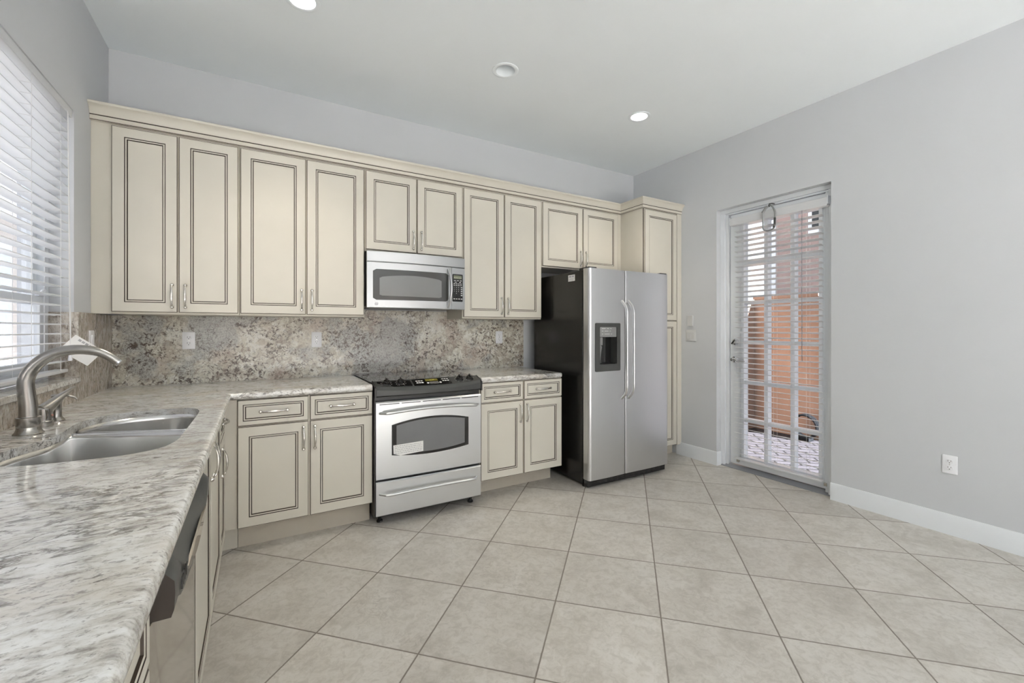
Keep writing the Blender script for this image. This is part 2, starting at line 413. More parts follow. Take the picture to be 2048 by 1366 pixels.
# ------------------------------------------------------------------ structure
mb = MB(); mb.box((-.2, D-.1, -.1), (W+.1, .2, 0)); struct('floor', mb, M['floor'])
def ceiling():
    mb = MB(); R = .066; n = 32; ring_o = []
    # slab with three round cut-outs: square cells around each lamp
    x = -.2; cells = []
    ys0, ys1 = -1.25, -.83
    xs = [x]
    for lx, ly, on in LAMPS: xs += [lx-.2, lx+.2]
    xs += [W+.2]
    mb.add([(-.2, D-.2, H), (W+.2, D-.2, H), (W+.2, ys0, H), (-.2, ys0, H)], [(0,1,2,3)])
    mb.add([(-.2, ys1, H), (W+.2, ys1, H), (W+.2, .2, H), (-.2, .2, H)], [(0,1,2,3)])
    for i in range(0, len(xs), 2):
        mb.add([(xs[i], ys0, H), (xs[i+1], ys0, H), (xs[i+1], ys1, H), (xs[i], ys1, H)], [(0,1,2,3)])
    for lx, ly, on in LAMPS:
        a = [(lx+R*math.cos(2*PI*k/n), ly+R*math.sin(2*PI*k/n), H) for k in range(n)]
        b = []
        for k in range(n):
            c, s_ = math.cos(2*PI*k/n), math.sin(2*PI*k/n)
            tx = .2/abs(c) if abs(c) > 1e-6 else 9; ty = ((ys1-ly) if s_ > 0 else (ly-ys0))/abs(s_) if abs(s_) > 1e-6 else 9
            q = min(tx, ty); b.append((lx+c*q, ly+s_*q, H))
        mb.loops([a, b], cap0=False, cap1=False)
        for cx, cy in ((lx+.2, ys1), (lx-.2, ys1), (lx-.2, ys0), (lx+.2, ys0)):
            near = sorted(range(n), key=lambda k: (b[k][0]-cx)**2+(b[k][1]-cy)**2)[:2]
            mb.add([b[near[0]], b[near[1]], (cx, cy, H)], [(0,1,2)])
    mb.box((-.2, D-.2, H+.16), (W+.2, .2, H+.2))
    for a, b in (((-.2, D-.2), (W+.2, D-.18)), ((-.2, .18), (W+.2, .2)), ((-.2, D-.2), (-.18, .2)), ((W+.18, D-.2), (W+.2, .2))):
        mb.box((a[0], a[1], H), (b[0], b[1], H+.16))
    struct('ceiling', mb, M['ceiling'], recalc=False)
ceiling()
mb = MB(); mb.box((-.2, 0, 0), (W+.2, .15, H)); struct('wall_back', mb, M['wall'])
# left wall with the window recess
WY0, WY1, WZ0, WZ1 = -2.46, -.592, 1.005, 2.372
mb = MB()
mb.box((-.2, WY1, 0), (0, 0, H)); mb.box((-.2, D, 0), (0, WY0, H)); mb.box((-.2, WY0, 0), (0, WY1, WZ0)); mb.box((-.2, WY0, WZ1), (0, WY1, H))
struct('wall_left', mb, M['wall'])
# right wall with the door recess
DY0, DY1, DZ = -1.985, -1.042, 2.381
mb = MB()
mb.box((W, DY1, 0), (W+.2, 0, H)); mb.box((W, -5.2, 0), (W+.2, DY0, H)); mb.box((W, D, 0), (W+.2, -8.2, H)); mb.box((W, -8.2, 2.75), (W+.2, -5.2, H)); mb.box((W, DY0, DZ), (W+.2, DY1, H))  # unseen rear opening added to bring daylight onto the left side
struct('wall_right', mb, M['wall'])
# wall behind the camera with a wide patio opening
mb = MB()
mb.box((0, D, 0), (.25, D+.15, H)); mb.box((W-.25, D, 0), (W, D+.15, H)); mb.box((.25, D, 2.5), (W-.25, D+.15, H))
for x in (1.55, 2.9): mb.box((x, D+.04, 0), (x+.09, D+.1, 2.5))
struct('wall_front', mb, M['wall'])
bbp = [(0, 0), (.014, 0), (.014, .113), (.009, .1255), (0, .1255)]
mb = MB(); mb.sweep([(W, -.6), (W, DY1), (W+.055, DY1)], bbp, side=1); struct('baseboard_right', mb, M['trim'])
mb = MB(); mb.sweep([(W, DY0), (W, -5.2)], bbp, side=1); struct('baseboard_right', mb, M['trim'])

# ------------------------------------------------------------------ door_1
def door():
    root = struct_root('door_1', (W+.09, (DY0+DY1)/2, 0))
    X = W+.09                                     # room face of the slab
    mb = MB()                                     # frame: outer face, then a stepped stop
    def post(y0, y1, x0, x1, z1): mb.box((x0, y0, 0), (x1, y1, z1))
    for s, yo in ((-1, DY1), (1, DY0)):
        post(yo, yo+s*.045, W+.058, W+.14, DZ-.036); post(yo+s*.045, yo+s*.072, W+.074, W+.1392, DZ-.05)
    mb.box((W+.058, DY0, DZ-.036), (W+.14, DY1, DZ)); mb.box((W+.074, DY0+.045, DZ-.05), (W+.1392, DY1-.045, DZ-.036))
    mb.build('door_frame', M['trim'], root, bevel=.003)
    y0, y1, z0, z1 = DY0+.03, DY1-.079, .035, DZ-.055
    gy0, gy1 = -1.8705, -1.2525
    gz = [.117, 2.222]
    mb = MB()
    mb.loops([[(x, a, b) for a, b in ((y0, z0), (y1, z0), (y1, z1), (y0, z1))] for x in (X, X+.044)]+[[(x, a, b) for a, b in ((gy0, gz[0]), (gy1, gz[0]), (gy1, gz[1]), (gy0, gz[1]))] for x in (X+.044, X)], ring=True)
    mb.build('door_slab', M['door_white'], root, bevel=.003)
    # raised moulding and muntins around the lights
    mb = MB()
    for (a, b, c, d) in ((gy0-.022, gy0+.006, gz[0]-.02, gz[1]+.02), (gy1-.006, gy1+.022, gz[0]-.02, gz[1]+.02)):
        mb.box((X-.012, a, c), (X+.056, b, d))
    for c, d in ((gz[0]-.02, gz[0]+.006), (gz[1]-.006, gz[1]+.02)): mb.box((X-.0112, gy0-.021, c), (X+.0552, gy1+.021, d))
    for yc in (-1.4535, -1.670): mb.box((X-.0072, yc-.0175, gz[0]-.004), (X+.0512, yc+.0175, gz[1]+.004))
    for zc in (.4525, .793, 1.1535, 1.510, 1.868): mb.box((X-.006, gy0-.004, zc-.017), (X+.05, gy1+.004, zc+.017))
    mb.build('muntin_grid', M['door_white'], root, bevel=.004)
    MB().box((X+.018, gy0, gz[0]), (X+.024, gy1, gz[1])).build('glass_pane', M['glass'], root)
    mb = MB(); mb.prism([(W+.045, 0), (W+.15, 0), (W+.15, .028), (W+.085, .028), (W+.07, .014), (W+.045, .004)], lambda p, k: (p[0], DY0+.002 if k == 0 else DY1-.002, p[1]))
    mb.build('threshold', M['threshold'], root)
    # deadbolt and lever
    mb = MB(); c = (X, -1.172, 1.1545)
    mb.lathe([(.031, 0), (.031, .006), (.026, .014), (.018, .016), (.016, .022), (0, .022)], c, (-1, 0, 0), 28)
    mb.obox((X-.030, -1.172, 1.1545), (.009, 0, 0), (0, .0045, .004), (0, -.016, .018))
    mb.build('deadbolt_turn', M['chrome'], root)
    mb = MB(); c = (X, -1.168, .9935)
    mb.lathe([(.033, 0), (.033, .006), (.027, .013), (.014, .016), (.012, .042), (.013, .056), (0, .058)], c, (-1, 0, 0), 28)
    mb.tube([(X-.048, -1.168, .9935), (X-.052, -1.19, .994), (X-.052, -1.23, .991), (X-.049, -1.265, .985), (X-.047, -1.285, .984)], [.010, .009, .0075, .007, .005], 10)
    mb.build('lever_handle', M['chrome'], root)
    # hold-down brackets of the blind
    for y in (-1.205, -1.915):
        MB().box((X-.022, y-.011, .062), (X, y+.011, .088)).build('hold_down_bracket', M['nickel'], root, bevel=.002)
door()

# ------------------------------------------------------------------ window_1
def window():
    root = struct_root('window_1', (-.11, (WY0+WY1)/2, WZ0))
    x0, x1 = -.17, -.09
    z0 = 1.034
    mb = MB(); f = .05
    mb.loops([[(x, a, b) for a, b in ((WY0, z0), (WY1, z0), (WY1, WZ1), (WY0, WZ1))] for x in (x0, x1)]+[[(x, a, b) for a, b in ((WY0+f, z0+f), (WY1-f, z0+f), (WY1-f, WZ1-f), (WY0+f, WZ1-f))] for x in (x1, x0)], ring=True)
    mb.box((x0+.001, -1.526-.04, z0+f-.002), (x1-.001, -1.526+.04, WZ1-f+.002))
    mb.build('window_frame', M['trim'], root, bevel=.003)
    for ya, yb in ((-1.486, WY1-f), (WY0+f, -1.566)):
        mb = MB(); s = .038
        for za, zb, xx in ((z0+f, 1.43, -.118), (1.39, WZ1-f, -.142)):
            mb.loops([[(x, a, b) for a, b in ((ya, za), (yb, za), (yb, zb), (ya, zb))] for x in (xx, xx+.024)]+[[(x, a, b) for a, b in ((ya+s, za+s), (yb-s, za+s), (yb-s, zb-s), (ya+s, zb-s))] for x in (xx+.024, xx)], ring=True)
        o = mb.build('sash', M['trim'], root, bevel=.002)
        MB().box((-.108, ya+s, z0+f+s), (-.104, yb-s, 1.392)).box((-.132, ya+s, 1.428), (-.128, yb-s, WZ1-f-s)).build('glass_pane', M['glass'], o)
    mb = MB(); mb.box((-.10, -.72, 1.43), (-.085, -.66, 1.442)); mb.tube([(-.09, -.69, 1.442), (-.085, -.685, 1.455), (-.08, -.67, 1.458)], .006, 8)
    mb.build('sash_lock', M['plate'], root)
window()

# ------------------------------------------------------------------ granite slabs
def slab_edge(z0, z1, r):
    """profile of an eased, bull-nosed front edge (offset, z), from the top inwards round to the bottom"""
    P = [(-.03, z1)]; n = 10; c = (z0+z1)/2; h = (z1-z0)/2
    for k in range(n+1):
        a = PI/2-PI*k/n; s = math.sin(a); cc = math.cos(a)
        P.append((-r+r*abs(cc)**.75, c+h*math.copysign(abs(s)**.85, s)))
    P.append((-.03, z0)); return P

CT, CB = .914, .874
YE, XE = -.715, .672          # front edges of the two runs
SINK = [(.150, -1.80), (.153, -1.757), (.172, -1.688), (.205, -1.606), (.213, -1.52), (.206, -1.42), (.207, -1.32), (.232, -1.22), (.300, -1.146), (.385, -1.122), (.478, -1.121), (.545, -1.155), (.573, -1.225), (.580, -1.32), (.579, -1.50), (.5765, -1.722), (.572, -1.835), (.548, -1.916), (.497, -1.957), (.430, -1.972), (.334, -1.969), (.235, -1.952), (.172, -1.895)]
def smooth_closed(P, k=4):
    n = len(P); out = []
    for i in range(n):
        p0, p1, p2, p3 = [Vector(P[(i+d) % n]) for d in (-1, 0, 1, 2)]
        for j in range(k):
            t = j/k; out.append(tuple(.5*((2*p1)+(-p0+p2)*t+(2*p0-5*p1+4*p2-p3)*t*t+(-p0+3*p1-3*p2+p3)*t**3)))
    return out
SINKS = smooth_closed(SINK, 4)
def counter(name, path, back, hole, label):
    """path: front edge polyline; back: points closing the slab behind it"""
    mb = MB()
    prof = slab_edge(CB, CT, .018)
    mb.sweep(path, prof, side=1, caps=False, smooth=True)
    L = MB(); L.sweep(path, [(-.03, 0), (-.03, 1)], side=1, caps=False)
    inner = [(p[0], p[1]) for p in L.v if p[2] == 0]
    outer = inner+back
    polys = [[Vector((x, y, 0)) for x, y in outer]]
    if hole: polys.append([Vector((x, y, 0)) for x, y in hole])
    pts = [p for q in polys for p in q]
    tri = geometry.tessellate_polygon(polys)
    mb.add([(p.x, p.y, CT) for p in pts], tri); mb.add([(p.x, p.y, CB) for p in pts], [tuple(reversed(q)) for q in tri])
    nb = len(back); bk = [inner[-1]]+back+[inner[0]]
    for i in range(len(bk)-1):
        a, b = bk[i], bk[i+1]; mb.add([(*a, CB), (*b, CB), (*b, CT), (*a, CT)], [(0,1,2,3)])
    # end faces of the nosing
    k = len(prof)
    mb.add([tuple(mb.v[i]) for i in range(k)], [tuple(range(k))]); nn = len(path)
    mb.add([tuple(mb.v[(nn-1)*k+i]) for i in range(k)], [tuple(range(k))])
    if hole:
        H_ = [(x, y) for x, y in hole]
        e = []
        for dz, sc in ((0, 0), (-.004, .0), (-.04, 0)): e.append([(x, y, CT+dz) for x, y in H_])
        mb.loops(e, cap0=False, cap1=False)
    o = mb.build(name, M['granite'], ang=50); bm = bmesh.new(); bm.from_mesh(o.data); bmesh.ops.remove_doubles(bm, verts=bm.verts, dist=.0004); bmesh.ops.recalc_face_normals(bm, faces=bm.faces); bm.to_mesh(o.data); bm.free()
    o.data.set_sharp_from_angle(angle=math.radians(50))
    return tag(o, label, 'countertop')
counter('granite_countertop', [(XE, -4.05), (XE, YE), (1.4400, YE)], [(1.4400, -.0205), (.0205, -.0205), (.0205, -4.05)], SINKS,
        'L-shaped pale streaked granite countertop running from the sink under the window to the stove')
def counter_right():
    return counter('granite_countertop', [(2.2235, YE), (2.957, YE), (2.974, YE+.018), (2.974, -.0205)], [(2.2235, -.0205)], None,
        'short granite countertop between the stove and the black side of the refrigerator')
counter_right()
mb = MB(); mb.prism([(.0205, CT), (3.016, CT), (3.016, 1.3595), (2.2325, 1.3595), (2.2325, 1.4245), (1.467, 1.4245), (1.467, 1.3595), (.0205, 1.3595)], lambda p, k: (p[0], -.02 if k == 0 else -.0005, p[1])); tag(mb.build('granite_backsplash', M['granite_back']), 'grey and tan veined granite backsplash along the back wall behind the stove', 'backsplash')
mb = MB()
mb.box((.0005, WY1, CT), (.02, -.0005, 1.3595)); mb.box((-.09, WY1-.008, 1.034), (.0195, WY1-.0005, 1.3590))
tag(mb.build('granite_backsplash', M['granite_left']), 'tall brown streaked granite backsplash on the left wall between window and corner', 'backsplash')
mb = MB(); mb.box((.0005, -4.05, CT), (.02, WY1-.0005, WZ0))
tag(mb.build('granite_backsplash', M['granite_left']), 'low brown granite backsplash strip under the window sill behind the faucet', 'backsplash')
mb = MB(); mb.box((-.09, WY0+.001, WZ0+.0005), (.028, WY1-.009, 1.034))
tag(mb.build('window_sill', M['granite'], bevel=.004), 'polished granite sill slab at the foot of the window blind', 'window sill')

# ------------------------------------------------------------------ cabinets
def panel(mb, O, U, V, N, w, h, t, f):
    O, U, V, N = Vector(O), Vector(U), Vector(V), Vector(N)
    def R(i, d): return [O+U*a+V*b+N*d for a, b in ((i, i), (w-i, i), (w-i, h-i), (i, h-i))]
    L = [(0, 0), (0, t-.0028), (.0025, t-.0012), (.0046, t), (f, t), (f+.0012, t-.0035), (f+.0039, t-.0035), (f+.0050, t-.0006), (f+.0108, t-.0016), (f+.0126, t-.0062), (f+.0154, t-.0062), (f+.0174, t-.0052)]
    ms = [0, 1, 0, 0, 1, 1, 0, 0, 1, 1, 0]
    mb.loops([R(i, d) for i, d in L], ms)
def pull(mb, C, A, N, ln=.135):
    """arched cabinet pull: C centre on the surface, A along its length, N outward"""
    C, A, N = Vector(C), Vector(A), Vector(N); h = ln/2
    for s in (-1, 1):
        mb.lathe([(.0092, 0), (.0098, .003), (.0088, .008), (.0060, .011), (.0045, .0125), (0, .013)], C+A*s*(h-.009), N, 16)
    pts, R = [], []
    for k in range(25):
        s = -1+2*k/24; q = abs(s)
        pts.append(C+A*s*(h-.012)+N*(.010+.015*(1-q**2.6)))
        r = .0040+.0026*math.cos(min(1, q/.75)*PI/2)
        if .80 < q < .90: r = .0058
        elif q >= .9: r = .0036
        R.append(r)
    mb.tube(pts, R, 10, flat=.8, up=tuple(N))
UX, UY, UZ = Vector((1, 0, 0)), Vector((0, 1, 0)), Vector((0, 0, 1))
def front(root, name, axis, a0, a1, z0, z1, face, f=.055, hpos=None, hvert=True):
    """door or drawer; axis 'x': faces -y at y=face ; axis 'y': faces +x at x=face; hpos=(along, z) of the pull"""
    mb = MB(); t = .02
    if axis == 'x': O, U, N = (a0, face, z0), UX, -UY
    else: O, U, N = (face, a0, z0), UY, UX
    panel(mb, O, U, UZ, N, a1-a0, z1-z0, t, f)
    d = mb.build(name, [M['cream'], M['glaze']], root, ang=20)
    if hpos:
        hb = MB(); a, z = hpos
        c = Vector((a, face-t, z)) if axis == 'x' else Vector((face+t, a, z))
        pull(hb, c, UZ if hvert else U, N, .150 if hvert else .155)
        hb.build('handle', M['nickel'], d)
    return d

UD, UZ0, UZ1 = -.3375, 1.3600, 2.4300     # wall cabinet front, bottom, top
def wall_cabinet(x0, x1, z0, doors, label, extra=None, hz=None):
    root = thing('wall_cabinet', (x0, 0, z0), label, 'cabinet', 'cream wall cabinets under the crown moulding')
    mb = MB(); mb.box((x0+.0006, UD, z0), (x1-.0006, -.0008, UZ1)); 
    mb.build('cabinet_body', [M['cream'], M['glaze']], root, bevel=.0012, seg=1)
    zb = z0+.0120 
    for a0, a1, hs in doors:
        hx = a1-.024 if hs > 0 else a0+.031
        front(root, 'door', 'x', a0, a1, zb, 2.418, UD, hpos=(hx, zb+.022+.075))
    if extra: extra(root)
    return root
def filler_left(root):
    MB().box((.0008, UD, UZ0), (.0870, UD+.02, UZ1)).build('filler_strip', M['cream'], root)
wall_cabinet(.0870, .6990, UZ0, [(.0905, .3862, 1), (.3945, .6930, -1)], 'tall two-door cream wall cabinet nearest the window, in the left corner', filler_left)
wall_cabinet(.6995, 1.4665, UZ0, [(.7065, 1.0790, 1), (1.0870, 1.4600, -1)], 'tall two-door cream wall cabinet just left of the microwave')
wall_cabinet(1.4670, 2.2325, 1.8400, [(1.4740, 1.8470, 1), (1.8555, 2.2280, -1)], 'short two-door cream wall cabinet directly above the microwave')
wall_cabinet(2.2330, 3.0060, UZ0, [(2.2415, 2.6130, 1), (2.6215, 2.9975, -1)], 'tall two-door cream wall cabinet between the microwave and the refrigerator')
def filler_right(root):
    MB().box((3.9308, UD, 1.832), (3.9792, UD+.02, UZ1)).build('filler_strip', M['cream'], root)
wall_cabinet(3.0065, 3.9300, 1.8320, [(3.0140, 3.4690, 1), (3.4795, 3.9240, -1)], 'short two-door cream wall cabinet above the refrigerator', filler_right)

def pantry():
    root = thing('pantry_cabinet', (3.98, 0, 0), 'floor to crown cream pantry cabinet behind the right side of the refrigerator', 'cabinet')
    mb = MB(); mb.box((3.9800, -.6305, .1100), (W-.001, -.0008, 2.4300)); mb.build('cabinet_body', M['cream'], root, bevel=.0015, seg=1)
    MB().box((3.985, -.55, 0), (W-.016, -.02, .1100)).build('toe_kick', M['toe'], root)
    MB().box((3.9805, -.6345, .1100), (3.9875, -.6305, 2.4300)).build('corner_strip', M['glaze'], root)
    front(root, 'door', 'x', 3.9905, 4.438, 1.3590, 2.418, -.6305)
    front(root, 'door', 'x', 3.9905, 4.438, .1150, 1.3500, -.6305)
    MB().box((4.4445, -.650, .1100), (W-.001, -.6305, 2.4300)).build('filler_strip', M['cream'], root)
pantry()

def crown():
    mb = MB()
    prof = [(0, 2.4305), (.0215, 2.4305), (.0215, 2.4335), (.0255, 2.4345), (.0255, 2.4555), (.0235, 2.4575), (.0275, 2.4605), (.030, 2.466), (.034, 2.478), (.041, 2.492), (.051, 2.504), (.060, 2.509), (.062, 2.513), (.062, 2.5205), (.0575, 2.5235), (0, 2.5235)]
    ms = [0, 1, 0, 0, 1, 1] + [0]*(len(prof)-7)
    mb.sweep([(.0010, UD), (3.9800, UD), (3.9800, -.6305), (W-.001, -.6305)], prof, side=1, m=ms)
    o = mb.build('crown_moulding', [M['cream'], M['glaze']], ang=30)
    tag(o, 'stepped cream crown moulding with dark glaze lines on top of the cabinets', 'moulding')
crown()

BD, TZ = -.6816, .1459
def base_cabinet(x0, x1, doors, label, toe_y, endx=None):
    root = thing('base_cabinet', (x0, 0, 0), label, 'cabinet')
    MB().box((x0, BD, TZ-.004), (x1, -.0215, .8735)).build('cabinet_body', [M['cream']], root, bevel=.0012, seg=1)
    MB().box((x0+.002, toe_y, 0), (x1+(endx or 0), toe_y+.02, TZ-.004)).build('toe_kick', M['toe'], root)
    for a0, a1, hs in doors:
        hx = a1-.026 if hs > 0 else a0+.026
        front(root, 'drawer', 'x', a0, a1, .7240, .8690, BD, f=.0255, hpos=((a0+a1)/2, .7965), hvert=False)
        front(root, 'door', 'x', a0, a1, TZ, .7165, BD, hpos=(hx, .618))
    return root
b1 = base_cabinet(.6990, 1.4460, [(.7010, 1.0640, 1), (1.0750, 1.4435, -1)], 'cream base cabinet with two drawers and two doors left of the stove', -.60)
MB().box((.6265, BD+.001, TZ-.004), (.6985, BD+.02, .8735)).box((.53, -.60, 0), (.6985, -.58, TZ-.004)).build('corner_filler', M['cream'], b1)
base_cabinet(2.2190, 2.9725, [(2.2255, 2.5925, 1), (2.6030, 2.9665, -1)], 'cream base cabinet with two drawers and two doors between the stove and the refrigerator', -.535, -.005)

XF = .6250
def run_cabinet(y0, y1, label, doors, drawers=()):
    root = thing('base_cabinet', (.3, (y0+y1)/2, 0), label, 'cabinet')
    mb = MB()                                   # open carcass: back, sides, floor, face frame
    mb.box((.0205, y0, TZ), (.035, y1, .8735)); mb.box((.035, y0, TZ), (XF, y0+.018, .8735)); mb.box((.035, y1-.018, TZ), (XF, y1, .8735)); mb.box((.035, y0+.018, TZ), (XF, y1-.018, TZ+.018))
    mb.box((XF-.02, y0+.018, TZ+.018), (XF, y1-.018, .8735))
    mb.build('cabinet_body', M['cream'], root)
    MB().box((.53, y0, 0), (.55, y1, TZ)).build('toe_kick', M['toe'], root)
    for a0, a1, z0, z1, f, hp, hv in doors:
        front(root, 'drawer' if not hv else 'door', 'y', a0, a1, z0, z1, XF, f=f, hpos=hp, hvert=hv)
    return root
YA, YB, YC, YD = -.735, -1.075, -2.066, -2.672
run_cabinet(YB+.001, YA, 'narrow cream base cabinet in the inside corner beside the sink cabinet', [(YB+.006, YA-.035, .7240, .8690, .0255, ((YB+YA-.03)/2, .7965), False), (YB+.006, YA-.035, TZ, .7165, .055, (YB+.034, .618), True)])
ym = (YC+YB)/2
run_cabinet(YC+.001, YB, 'cream sink base cabinet with two full-height doors below the basin', [(ym+.004, YB-.005, TZ, .8690, .055, (ym+.030, .77), True), (YC+.006, ym-.004, TZ, .8690, .055, (ym-.030, .77), True)])
run_cabinet(-4.04, YD-.002, 'cream base cabinet at the near end of the counter, past the dishwasher', [(-3.28, YD-.007, .7240, .8690, .0255, (-2.98, .7965), False), (-3.28, YD-.007, TZ, .7165, .055, (-3.25, .618), True), (-3.90, -3.29, .7240, .8690, .0255, (-3.6, .7965), False), (-3.90, -3.29, TZ, .7165, .055, (-3.32, .618), True)])

# ------------------------------------------------------------------ dishwasher
def dishwasher():
    y0, y1 = YD+.002, YC-.002
    root = thing('dishwasher', (.33, (y0+y1)/2, 0), 'stainless dishwasher with a curved dark control panel under the counter', 'dishwasher')
    MB().box((.05, y0, .10), (.615, y1, .868)).build('tub_housing', M['darkgrey'], root)
    n = 18
    def bow(k, a, b): return a+(b-a)*(1-(2*k/n-1)**2)**.6
    # stainless door, slightly bowed
    L = []
    for k in range(n+1):
        y = y0+(y1-y0)*k/n; xf = bow(k, .640, .655)
        L.append([(.616, y, .125), (xf, y, .125), (xf, y, .778-.03*(1-(2*k/n-1)**2)), (.616, y, .778-.03*(1-(2*k/n-1)**2))])
    MB().loops(L).build('door', M['dwsteel'], root, bevel=.002)
    # dark control panel: bowed lower lip, pocket grip scooped back under the counter
    L = []
    for k in range(n+1):
        t = k/n; y = y0+(y1-y0)*t; b = max(0, 1-((t-.52)/.40)**2)**.5 if abs(t-.52) < .40 else 0
        lip = .785-.030*b
        L.append([(.616, y, lip), (.642, y, lip), (.6715+.002*b, y, lip), (.6755+.001*b, y, lip+.012), (.677, y, lip+.040), (.676-.030*b, y, .845-.008*b), (.662-.020*b, y, .862), (.640, y, .868), (.616, y, .868)])
    MB().loops(L, smooth=True).build('control_panel', M['darkgrey'], root, ang=40)
    e = [(x, y-.0012, z) for x, y, z in L[0]]; MB().loops([e, [(x, y+.001, z) for x, y, z in e]]).build('panel_end_shade', M['endshade'], root)  # dark plate painting the pocket shade and dark reflection on the near end
    mb = MB()
    for k in range(4):
        y = y0+.075+.018*k; mb.obox((.6775, y, .806), (.0012, 0, 0), (0, .0055, 0), (0, 0, .011))
    mb.build('vent_slots', M['black'], root)
    L = []
    for k in range(n+1):
        t = k/n; y = y0+.15+(y1-y0-.25)*t; b = 1-(2*t-1)**2
        L.append([(.6745, y, .792-.026*b), (.6785, y, .792-.024*b), (.6790, y, .800+.002*b), (.6745, y, .802+.002*b)])
    MB().loops(L, smooth=True).build('handle_trim', M['dwsteel'], root, ang=40)
    MB().box((.53, y0, 0), (.56, y1, .10)).build('kick_plate', M['black'], root)
dishwasher()

# ------------------------------------------------------------------ sink, faucet, dispenser
def sink():
    SB = CT-.026
    root = thing('sink', (.37, -1.54, .70), 'undermount stainless double-bowl sink set into the granite below the window', 'sink')
    cx, cy = .375, -1.55
    out = [(cx+(x-cx)*.992, cy+(y-cy)*.996) for x, y in SINKS]
    # dividing line, slightly slanted
    def yd(x): return -1.360-(x-.165)*.405
    def bowl(sel, depth, gap):
        P = []
        for x, y in out:
            lim = yd(x)
            if sel > 0 and y >= lim+gap: P.append((x, y))
            if sel < 0 and y <= lim-gap: P.append((x, y))
        # order around centroid, then close with the straight divider side
        mx = sum(p[0] for p in P)/len(P); my = sum(p[1] for p in P)/len(P)
        P.sort(key=lambda p: math.atan2(p[1]-my, p[0]-mx))
        xs = [p[0] for p in P]
        side = [p for p in P]
        xl = .212 if sel > 0 else .200; xr = .566
        for k in range(7):
            x = xl+.02+(xr-xl-.035)*k/6; side.append((x, yd(x)+sel*gap))
        side.sort(key=lambda p: math.atan2(p[1]-my, p[0]-mx))
        mb = MB(); L = []
        for s, z in ((1.0, SB-.0005), (.988, SB-.02), (.965, SB-depth+.040), (.950, SB-depth+.018), (.925, SB-depth+.006), (.885, SB-depth)):
            L.append([(mx+(x-mx)*s, my+(y-my)*s, z) for x, y in side])
        mb.loops(L, cap0=False, cap1=True, smooth=True)
        o = mb.build('bowl', M['sinksteel'], root, ang=60, recalc=False)
        so = o.modifiers.new('solid', 'SOLIDIFY'); so.thickness = .0012; so.offset = -1
        d = MB(); d.lathe([(.045, 0), (.043, .003), (.036, .002), (.03, .0005), (0, .0005)], (mx, my, SB-depth), (0, 0, 1), 24)
        d.build('drain', M['chrome'], o)
    bowl(1, .17, .014); bowl(-1, .21, .014)
    mb = MB(); L = []
    for k in range(13):
        x = .216+(.566-.216)*k/12; y = yd(x); sag = 0
        L.append([(x, y-.017, SB-.05), (x, y-.015, SB-.012-sag), (x, y-.008, SB-.004-sag), (x, y+.008, SB-.004-sag), (x, y+.015, SB-.012-sag), (x, y+.017, SB-.05)])
    mb.loops(L, smooth=True); mb.build('divider', M['sinksteel'], root)
sink()

def faucet():
    fx, fy = .120, -1.473
    root = thing('kitchen_faucet', (fx, fy, CT), 'brushed steel gooseneck kitchen faucet with a side lever, behind the sink', 'faucet')
    MB().lathe([(.0380, .0005), (.0385, .003), (.0340, .008), (.0300, .018), (.0295, .024), (.0290, .025), (.0300, .027), (.0320, .050), (.0315, .058), (.0255, .060), (.0250, .062)], (fx, fy, CT), (0, 0, 1), 36).build('base', M['faucet'], root)
    P = [(0, .060), (-.001, .10), (-.005, .14), (-.0065, .18), (.004, .215), (.030, .250), (.065, .275), (.116, .2865), (.169, .280), (.205, .262), (.232, .238)]
    pts = []
    for i in range(len(P)-1):
        p0, p1, p2, p3 = [Vector(P[max(0, min(len(P)-1, i+d))]) for d in (-1, 0, 1, 2)]
        for j in range(4):
            t = j/4; q = .5*((2*p1)+(-p0+p2)*t+(2*p0-5*p1+4*p2-p3)*t*t+(-p0+3*p1-3*p2+p3)*t**3); pts.append((fx+q.x, fy, CT+q.y))
    pts.append((fx+P[-1][0], fy, CT+P[-1][1]))
    n = len(pts); R = [.0245-.0085*min(1, (i/n)*1.15)-.001*(i/n) for i in range(n)]
    MB().tube(pts, R, 24, up=(0, 1, 0)).build('spout', M['faucet'], root)
    e = Vector(pts[-1]); d = (e-Vector(pts[-2])).normalized()
    MB().lathe([(.0135, -.002), (.0140, .006), (.011, .0075), (0, .0078)], e, d, 20).build('aerator', M['chrome'], root)
    hx, hy = .112, -1.335
    mb = MB(); mb.lathe([(.0300, .0005), (.0300, .020), (.0275, .022), (.0270, .026), (.0275, .045), (.0255, .066), (.018, .072), (0, .074)], (hx, hy, CT), (0, 0, 1), 30)
    h = mb.build('lever_base', M['faucet'], root)
    mb = MB(); L = []
    A = Vector((hx-.006, hy-.014, CT+.044)); B = Vector((.165, -1.200, 1.043)); dirv = (B-A); hv = Vector((dirv.x, dirv.y, 0)).normalized(); sd_ = Vector((-hv.y, hv.x, 0))
    for k in range(15):
        s = k/14; c = A+hv*(Vector((dirv.x, dirv.y)).length*s)+Vector((0, 0, .040*math.sin(s*PI*.5)+(dirv.z-.040)*s**1.3))
        w = .0235*(1-s)**.8+.0045; th = .031*(1-s)**1.35+.0032
        L.append([c+sd_*w*math.cos(a)+Vector((0, 0, 1))*th*math.sin(a) for a in [2*PI*q/14 for q in range(14)]])
    mb.loops(L, smooth=True); lv = mb.build('lever', M['faucet'], root)
    MB().lathe([(.0042, 0), (.0042, .0015), (0, .0017)], (hx+.0275, hy-.004, CT+.040), (1, -.2, .1), 16).build('indicator', plain('red_white_dot', (.42, .20, .17), .4), h)
faucet()
